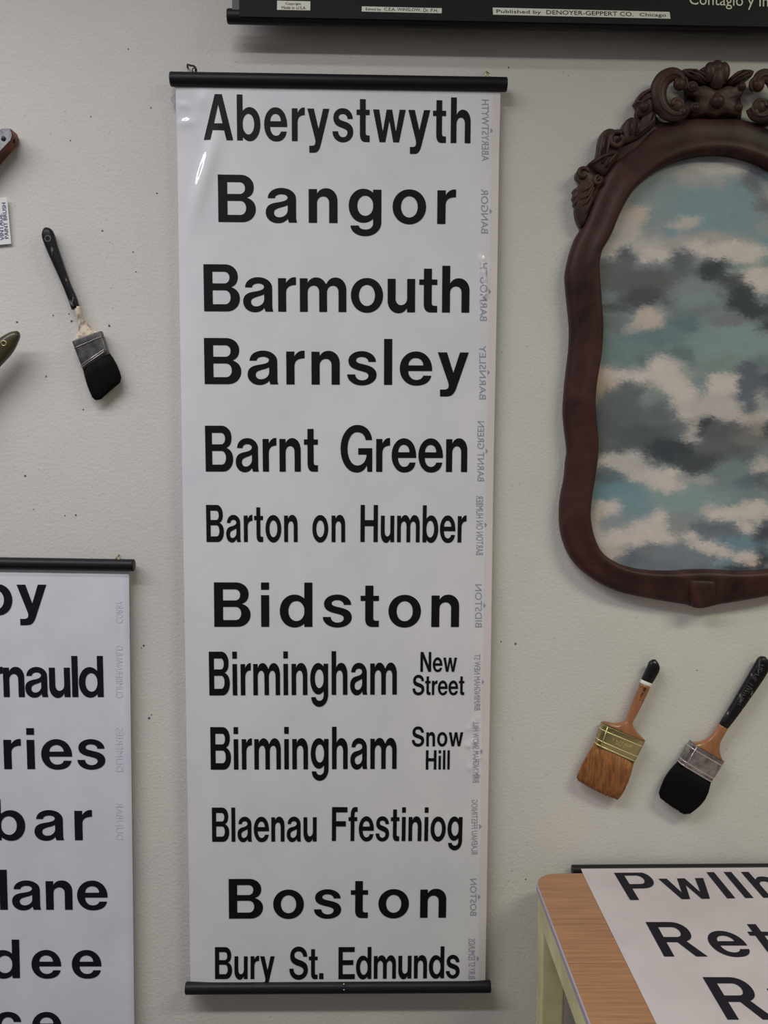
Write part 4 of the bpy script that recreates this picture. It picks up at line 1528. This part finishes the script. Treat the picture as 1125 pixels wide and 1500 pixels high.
def leaf(m, px, hmax, ridge=True, base=0.012, both_sides=False):
    """Solid carved leaf from a px outline: domed to a ridge through its middle."""
    pts = [fp(x, y, 0) for x, y in px]
    k = len(pts)
    fine = []
    for i in range(k):
        p0, p1, p2, p3 = pts[i - 1], pts[i], pts[(i + 1) % k], pts[(i + 2) % k]
        for j in range(4):
            u = j / 4
            fine.append(0.5 * ((2 * p1) + (p2 - p0) * u + (2 * p0 - 5 * p1 + 4 * p2 - p3) * u * u + (3 * p1 - p0 - 3 * p2 + p3) * u ** 3))
    n = len(fine)
    c = sum(fine, Vector()) / n
    layers = [(1.0, base * 0.4), (1.0, base + (hmax - base) * 0.35), (0.95, base + (hmax - base) * 0.75), (0.86, base + (hmax - base) * 0.92), (0.5, base + (hmax - base) * 0.98), (0.2, hmax)]
    for side in ((0, 1) if both_sides else (0,)):
        vs = []
        for (s, h) in layers:
            for p in fine:
                q = c + (p - c) * s
                q = Vector((q.x, -h, q.z))
                vs.append(mirror_pt(q) if side else q)
        cc = Vector((c.x, -hmax, c.z))
        vs.append(mirror_pt(cc) if side else cc)
        fs = []
        for l in range(len(layers) - 1):
            for i in range(n):
                fs.append((l * n + i, l * n + (i + 1) % n, (l + 1) * n + (i + 1) % n, (l + 1) * n + i))
        l = len(layers) - 1
        for i in range(n):
            fs.append((l * n + i, l * n + (i + 1) % n, len(vs) - 1))
        fs.append(tuple(range(n - 1, -1, -1)))
        m.add(vs, fs)


def pair(m, name, mat, parent):
    m.build(name, mat, parent, smooth=True)
    mesh_obj(name, [mirror_pt(v) for v in m.v], m.f, mat, parent, smooth=True)


def sweep(m, pts, rs, flat=0.8, both_sides=False, n=12):
    m.tube(pts, rs, n, flat)
    if both_sides:
        m.tube(both(pts), rs, n, flat)


PXM = 0.00107
crest = MB()
# C-scrolls on either side of the shell, with the open eye between their volutes
bigc = [fp(*ca_(x, y), h) for x, y, h in [(640, 170, .028), (625, 140, .028), (590, 128, .027), (545, 150, .025), (520, 200, .024), (520, 260, .024), (545, 315, .025), (590, 345, .026), (640, 340, .027), (668, 305, .028)]]
bigf = []
for i in range(len(bigc) - 1):
    p0, p1, p2, p3 = bigc[max(i - 1, 0)], bigc[i], bigc[i + 1], bigc[min(i + 2, len(bigc) - 1)]
    for j in range(5):
        u = j / 5
        bigf.append(0.5 * ((2 * p1) + (p2 - p0) * u + (2 * p0 - 5 * p1 + 4 * p2 - p3) * u * u + (3 * p1 - p0 - 3 * p2 + p3) * u ** 3))
bigf.append(bigc[-1])
rs = [PXM * (6.0 + 6.0 * math.sin(math.pi * i / (len(bigf) - 1))) for i in range(len(bigf))]
sweep(crest, bigf, rs, 0.55)
sweep(crest, [p + Vector((0, -0.0045, 0)) for p in bigf], [r_ * 0.30 for r_ in rs], 0.9)
for (x, y, r_) in [(628, 180, 9.0), (612, 298, 10.0), (640, 330, 7.5)]:
    q = fp(*ca_(x, y), 0.027)
    crest.ball(q, r_ * PXM, 0.008, r_ * PXM)
s1 = spiral(*ca_(608, 292), 13, 5, 200, 560, 26, .026, .032)
sweep(crest, s1, [PXM * 3.2] * len(s1), 0.9)
s1 = spiral(*ca_(630, 172), 11, 4, -60, 300, 26, .026, .031)
sweep(crest, s1, [PXM * 2.8] * len(s1), 0.9)
pair(crest, 'crest_scroll', M['carving'], frame)
# central shield with bead
sh = MB()
leaf(sh, [ca_(x, y) for x, y in [(680, 175), (700, 172), (720, 190), (760, 180), (828, 205), (895, 182), (935, 190), (960, 172), (985, 190), (975, 230), (950, 250), (940, 285), (968, 290), (975, 315), (950, 345),
                                 (905, 340), (870, 335), (828, 350), (780, 338), (745, 345), (705, 350), (685, 325), (700, 292), (730, 285), (718, 250), (685, 225)]], 0.029, both_sides=False)
for (x, y, r_) in [(696, 195, 6.0), (960, 195, 6.0), (714, 308, 6.5), (942, 305, 6.5)]:
    sh.ball(fp(*ca_(x, y), 0.026), r_ * PXM, 0.008, r_ * PXM)
for (x, y, a0, a1) in [(696, 195, 0, 380), (714, 308, 20, 400)]:
    s1 = spiral(*ca_(x, y), 7.5, 4.5, a0, a1, 22, .026, .030)
    sweep(sh, s1, [PXM * 1.7] * len(s1), 0.9)
sh_pts = [fp(*ca_(x, y), 0.012) for x, y in [(690, 185), (740, 160), (830, 150), (920, 160), (968, 185), (985, 300), (975, 372), (830, 365), (690, 372), (675, 300)]]
k_ = len(sh_pts)
sh.add(sh_pts + [Vector((p.x, -0.004, p.z)) for p in sh_pts], [tuple(range(k_)), tuple(range(2 * k_ - 1, k_ - 1, -1))] + [(i, (i + 1) % k_, (i + 1) % k_ + k_, i + k_) for i in range(k_)])
sh.build('crest_shield', M['carving'], frame, smooth=True)
m = MB()
q = fp(*ca_(825, 278), 0.031)
m.ball(q, 10.0 * PXM, 0.010, 9.0 * PXM, 18, 10)
q = fp(*ca_(825, 258), 0.029)
m.ball(q, 6 * PXM, 0.008, 8 * PXM, 12, 8)
m.build('bead', M['carving'], frame, smooth=True)
# top bud and the two leaves that flank it
m = MB()
for (x, y, rx, ry) in [(828, 145, 11, 17), (790, 118, 9, 14), (862, 118, 9, 14), (826, 100, 10, 12)]:
    q = fp(*ca_(x, y), 0.027)
    m.ball(q, rx * PXM, 0.010, ry * PXM, 14, 10)
leaf(m, [ca_(x, y) for x, y in [(742, 100), (775, 75), (820, 65), (862, 78), (880, 100), (872, 150), (862, 185), (828, 205), (795, 185), (780, 150)]], 0.028, both_sides=False)
m.build('bud', M['carving'], frame, smooth=True)
m = MB()
leaf(m, [ca_(x, y) for x, y in [(645, 98), (670, 90), (728, 98), (755, 118), (785, 150), (780, 180), (745, 170), (700, 150), (660, 130), (648, 115)]], 0.027)
q0 = [fp(*ca_(x, y), h) for x, y, h in [(655, 105, .022), (690, 115, .029), (735, 140, .031), (775, 170, .029)]]
sweep(m, q0, [PXM * 1.6] * 4)
q0 = [fp(*ca_(x, y), h) for x, y, h in [(680, 95, .022), (715, 106, .029), (752, 130, .031), (780, 155, .029)]]
sweep(m, q0, [PXM * 1.4] * 4)
pair(m, 'crest_leaf', M['carving'], frame)
# shoulder carving: acanthus running down each side
m = MB()
leaf(m, [ca_(x, y) for x, y in [(500, 190), (470, 195), (430, 215), (410, 245), (398, 270), (415, 290), (408, 320), (420, 350), (440, 352), (480, 330), (510, 300), (512, 250)]], 0.026)
leaf(m, [ca_(x, y) for x, y in [(508, 305), (515, 350), (505, 390), (470, 425), (420, 462), (360, 490), (330, 495), (325, 420), (345, 370), (375, 348), (405, 360), (420, 385), (435, 350), (470, 320)]], 0.024)
for pts in ([(495, 205, .024), (460, 215, .028), (430, 240, .028), (415, 262, .024)], [(500, 240, .024), (465, 250, .028), (435, 270, .027), (415, 290, .024)], [(500, 330, .024), (490, 370, .027), (450, 410, .027), (400, 450, .025)],
            [(408, 365, .024), (412, 400, .027), (400, 440, .026)], [(365, 360, .023), (375, 400, .027), (370, 450, .026)]):
    q0 = [fp(*ca_(x, y), h) for x, y, h in pts]
    sweep(m, q0, [PXM * 2.0] * len(q0))
q = fp(*ca_(440, 300), 0.024)
m.ball(q, 8 * PXM, 0.008, 8 * PXM)
leaf(m, [ca_(x, y) for x, y in [(322, 455), (335, 490), (318, 545), (290, 590), (260, 630), (232, 665), (205, 650), (150, 605), (155, 590), (190, 560), (200, 520), (208, 465), (225, 425), (260, 405), (295, 412), (318, 435)]], 0.024)
s1 = spiral(*ca_(298, 478), 13, 5, 60, 420, 26, .024, .030)
sweep(m, s1, [PXM * 3.6] * len(s1), 0.9)
for pts in ([(230, 450, .024), (222, 500, .027), (212, 550, .026)], [(255, 430, .024), (248, 500, .028), (240, 560, .026), (215, 600, .024)], [(305, 530, .024), (270, 575, .027), (240, 620, .025)], [(280, 545, .025), (230, 560, .027), (165, 600, .024)]):
    q0 = [fp(*ca_(x, y), h) for x, y, h in pts]
    sweep(m, q0, [PXM * 1.8] * len(q0))
leaf(m, [ca_(x, y) for x, y in [(232, 660), (200, 690), (180, 750), (160, 830), (120, 935), (90, 900), (80, 850), (82, 825), (72, 815), (75, 795), (66, 780), (72, 755), (70, 735), (95, 715), (110, 690), (88, 675), (84, 650), (100, 622), (135, 615), (160, 640), (190, 660)]], 0.022)
s1 = spiral(*ca_(118, 652), 9, 4, 20, 330, 22, .020, .025)
sweep(m, s1, [PXM * 3.0] * len(s1), 0.9)
s1 = spiral(*ca_(200, 690), 7, 3, 100, 400, 20, .022, .026)
sweep(m, s1, [PXM * 2.4] * len(s1), 0.9)
for pts in ([(180, 680, .022), (145, 730, .024), (90, 760, .019)], [(175, 700, .022), (140, 770, .024), (85, 800, .019)], [(172, 730, .022), (140, 800, .023), (95, 845, .019)], [(165, 780, .022), (135, 850, .022), (112, 905, .018)]):
    q0 = [fp(*ca_(x, y), h) for x, y, h in pts]
    sweep(m, q0, [PXM * 1.8] * len(q0))
leaf(m, [ca_(x, y) for x, y in [(495, 300), (520, 330), (560, 365), (690, 350), (690, 375), (600, 392), (500, 425), (430, 490), (340, 565), (280, 605), (215, 715), (165, 830), (135, 900), (120, 860), (150, 770), (170, 690), (220, 620),
                                 (280, 540), (330, 470), (400, 440), (450, 390), (480, 330)]], 0.016, base=0.010)
pair(m, 'side_carving', M['carving'], frame)
# small keel at the foot of the frame
m = MB()
leaf(m, [cc_(x, y) for x, y in [(690, 740), (730, 733), (800, 735), (832, 755), (826, 840), (815, 872), (790, 882), (750, 888), (715, 880), (700, 830)]], 0.0335, both_sides=False, base=0.018)
m.build('foot_ornament', M['frame'], frame, smooth=True)

# ------------------------------------------------------------------ folding table with a flat scroll on it
ZT = CAM.z - 0.7245
Y_BACK = -0.027
t_c = on_level(800, 1330, ZT)
X_L = on_level(789, 1304, ZT).x
table = thing('folding_table', 'oak laminate folding table with cream metal frame against the wall, lower right', 'table', Vector((X_L + 0.6, -0.33, 0)))


def rounded(x0, y0, x1, y1, r, n=8):
    out = []
    for cx, cy, a0 in ((x1 - r, y1 - r, 0), (x0 + r, y1 - r, 90), (x0 + r, y0 + r, 180), (x1 - r, y0 + r, 270)):
        for i in range(n + 1):
            a = math.radians(a0 + 90 * i / n)
            out.append((cx + r * math.cos(a), cy + r * math.sin(a)))
    return out


def slab(m, outline, z0, z1):
    n = len(outline)
    vs = [(x, y, z0) for x, y in outline] + [(x, y, z1) for x, y in outline]
    m.add(vs, [tuple(range(n - 1, -1, -1)), tuple(range(n, 2 * n))] + [(i, (i + 1) % n, (i + 1) % n + n, i + n) for i in range(n)])


TX1, TY0 = X_L + 1.20, -0.64
m = MB()
slab(m, rounded(X_L + 0.0015, TY0 + 0.0015, TX1 - 0.0015, Y_BACK - 0.0015, 0.038), ZT - 0.009, ZT)
top = m.build('table_top', M['laminate'], table)
m = MB()
o_l = rounded(X_L, TY0, TX1, Y_BACK, 0.0395)
i_l = rounded(X_L + 0.0018, TY0 + 0.0018, TX1 - 0.0018, Y_BACK - 0.0018, 0.038)
n = len(o_l)
vs = [(x, y, ZT - 0.0100) for x, y in o_l] + [(x, y, ZT - 0.001) for x, y in o_l] + [(x, y, ZT + 0.0003) for x, y in i_l] + [(x, y, ZT - 0.0100) for x, y in i_l]
fs = []
for l in range(4):
    for i in range(n):
        fs.append((l * n + i, l * n + (i + 1) % n, ((l + 1) % 4) * n + (i + 1) % n, ((l + 1) % 4) * n + i))
m.add(vs, fs)
m.build('edge_band', M['edge_band'], table, smooth=False, label='grey plastic edge band')
m = MB()
zi, zj = ZT - 0.056, ZT - 0.0095
ap_o = rounded(X_L + 0.004, TY0 + 0.004, TX1 - 0.004, Y_BACK - 0.004, 0.036)
ap_i = rounded(X_L + 0.0065, TY0 + 0.0065, TX1 - 0.0065, Y_BACK - 0.0065, 0.034)
n = len(ap_o)
vs = [(x, y, zi) for x, y in ap_o] + [(x, y, zj) for x, y in ap_o] + [(x, y, zj) for x, y in ap_i] + [(x, y, zi) for x, y in ap_i]
fs = []
for l in range(4):
    for i in range(n):
        fs.append((l * n + i, l * n + (i + 1) % n, ((l + 1) % 4) * n + (i + 1) % n, ((l + 1) % 4) * n + i))
m.add(vs, fs)
m.build('apron', M['cream_metal'], table, label='cream metal apron')
for lx0 in (X_L + 0.007, TX1 - 0.047):
    for ly0 in (Y_BACK - 0.052, TY0 + 0.010):
        m = MB()
        # tapered square leg with a foot cap
        a = [(lx0, ly0), (lx0 + 0.040, ly0), (lx0 + 0.040, ly0 + 0.040), (lx0, ly0 + 0.040)]
        cx, cy = lx0 + 0.02, ly0 + 0.02
        b = [(cx + (x - cx) * 0.75, cy + (y - cy) * 0.75) for x, y in a]
        vs = [(x, y, ZT - 0.0095) for x, y in a] + [(x, y, 0.0) for x, y in b]
        m.add(vs, [(0, 1, 2, 3), (7, 6, 5, 4)] + [(i, (i + 1) % 4, (i + 1) % 4 + 4, i + 4) for i in range(4)])
        m.build('leg', M['cream_metal'], table, bevel=0.004)

# flat scroll lying on the table, rod dropped behind the table's back edge
x_s = on_level(852, 1277, ZT).x
W_S = 0.50
r_l = on_wall(838, 1271, 0.013)
tscroll = thing('flat_scroll', 'white scroll of black place names lying on the oak table, beginning Pwllh', 'scroll', Vector((x_s + W_S / 2, -0.3, ZT)))
rr = 0.0085
rz = on_wall(838, 1268, 0.012).z - rr
rail('top_rail', Vector((r_l.x, -0.0125, rz + 0.001)), Vector((r_l.x + W_S + 0.03, -0.0125, rz + 0.001)), rr, tscroll)
m = MB()
ys = [-0.0125, -0.019, -0.027, -0.035, -0.05] + [-0.05 - 0.02 * i for i in range(1, 31)]
zs = [rz + rr * 0.4, ZT + 0.003, ZT + 0.0016, ZT + 0.0010] + [ZT + 0.0008] * 31
nxs = 12
vs, fs = [], []
for y, z in zip(ys, zs):
    for i in range(nxs + 1):
        vs.append((x_s + W_S * i / nxs, y, z))
k = len(vs)
vs += [(x, y, z - 0.0004) for x, y, z in vs]
Wd = nxs + 1
for r_ in range(len(ys) - 1):
    for i in range(nxs):
        a = r_ * Wd + i
        fs += [(a, a + Wd, a + Wd + 1, a + 1), (k + a, k + a + 1, k + a + Wd + 1, k + a + Wd)]
    for i in (0, nxs):
        a = r_ * Wd + i
        fs.append((a, a + Wd, k + a + Wd, k + a))
for i in range(nxs):
    for r_ in (0, len(ys) - 1):
        a = r_ * Wd + i
        fs.append((a, a + 1, k + a + 1, k + a))
m.add(vs, fs)
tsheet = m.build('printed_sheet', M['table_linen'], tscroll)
ct = cropper(3.169, 770, 1240)


def pt_(px, py):
    p = on_level(px, py, ZT + 0.0008)
    return Vector((p.x, p.y))


def on_table(v):
    return Vector((v.x, v.y, ZT + 0.0014 + (v.z if len(v) > 2 else 0)))


def table_word(suf, post, pl, pr, ptop, xs):
    w = list(fit(suf, pl, pr, ptop, pt_, xs))
    w[0] = suf + post
    return tuple(w)


for nm, suf, post, a, b, t, xs in [('Pwllheli', 'Pwll', 'heli', ct(485, 250), ct(1058, 240), ct(413, 118), 0.82)]:
    printed('place_name', [table_word(suf, post, a, b, t, xs)], on_table, M['ink_matt'], tsheet, label='black lettering reading ' + nm)
w = list(fit('R', ct(643, 512), ct(860, 512), ct(550, 352), pt_, 0.84))
w[0], w[2] = 'Retford', 150
printed('place_name', [tuple(w)], on_table, M['ink_matt'], tsheet, label='black lettering reading Retford')
w = list(fit('R', ct(937, 805), ct(1100, 805), ct(812, 608), pt_, 0.84))
w[0], w[2] = 'Rugby', 140
printed('place_name', [tuple(w)], on_table, M['ink_matt'], tsheet, label='black lettering beginning with R')
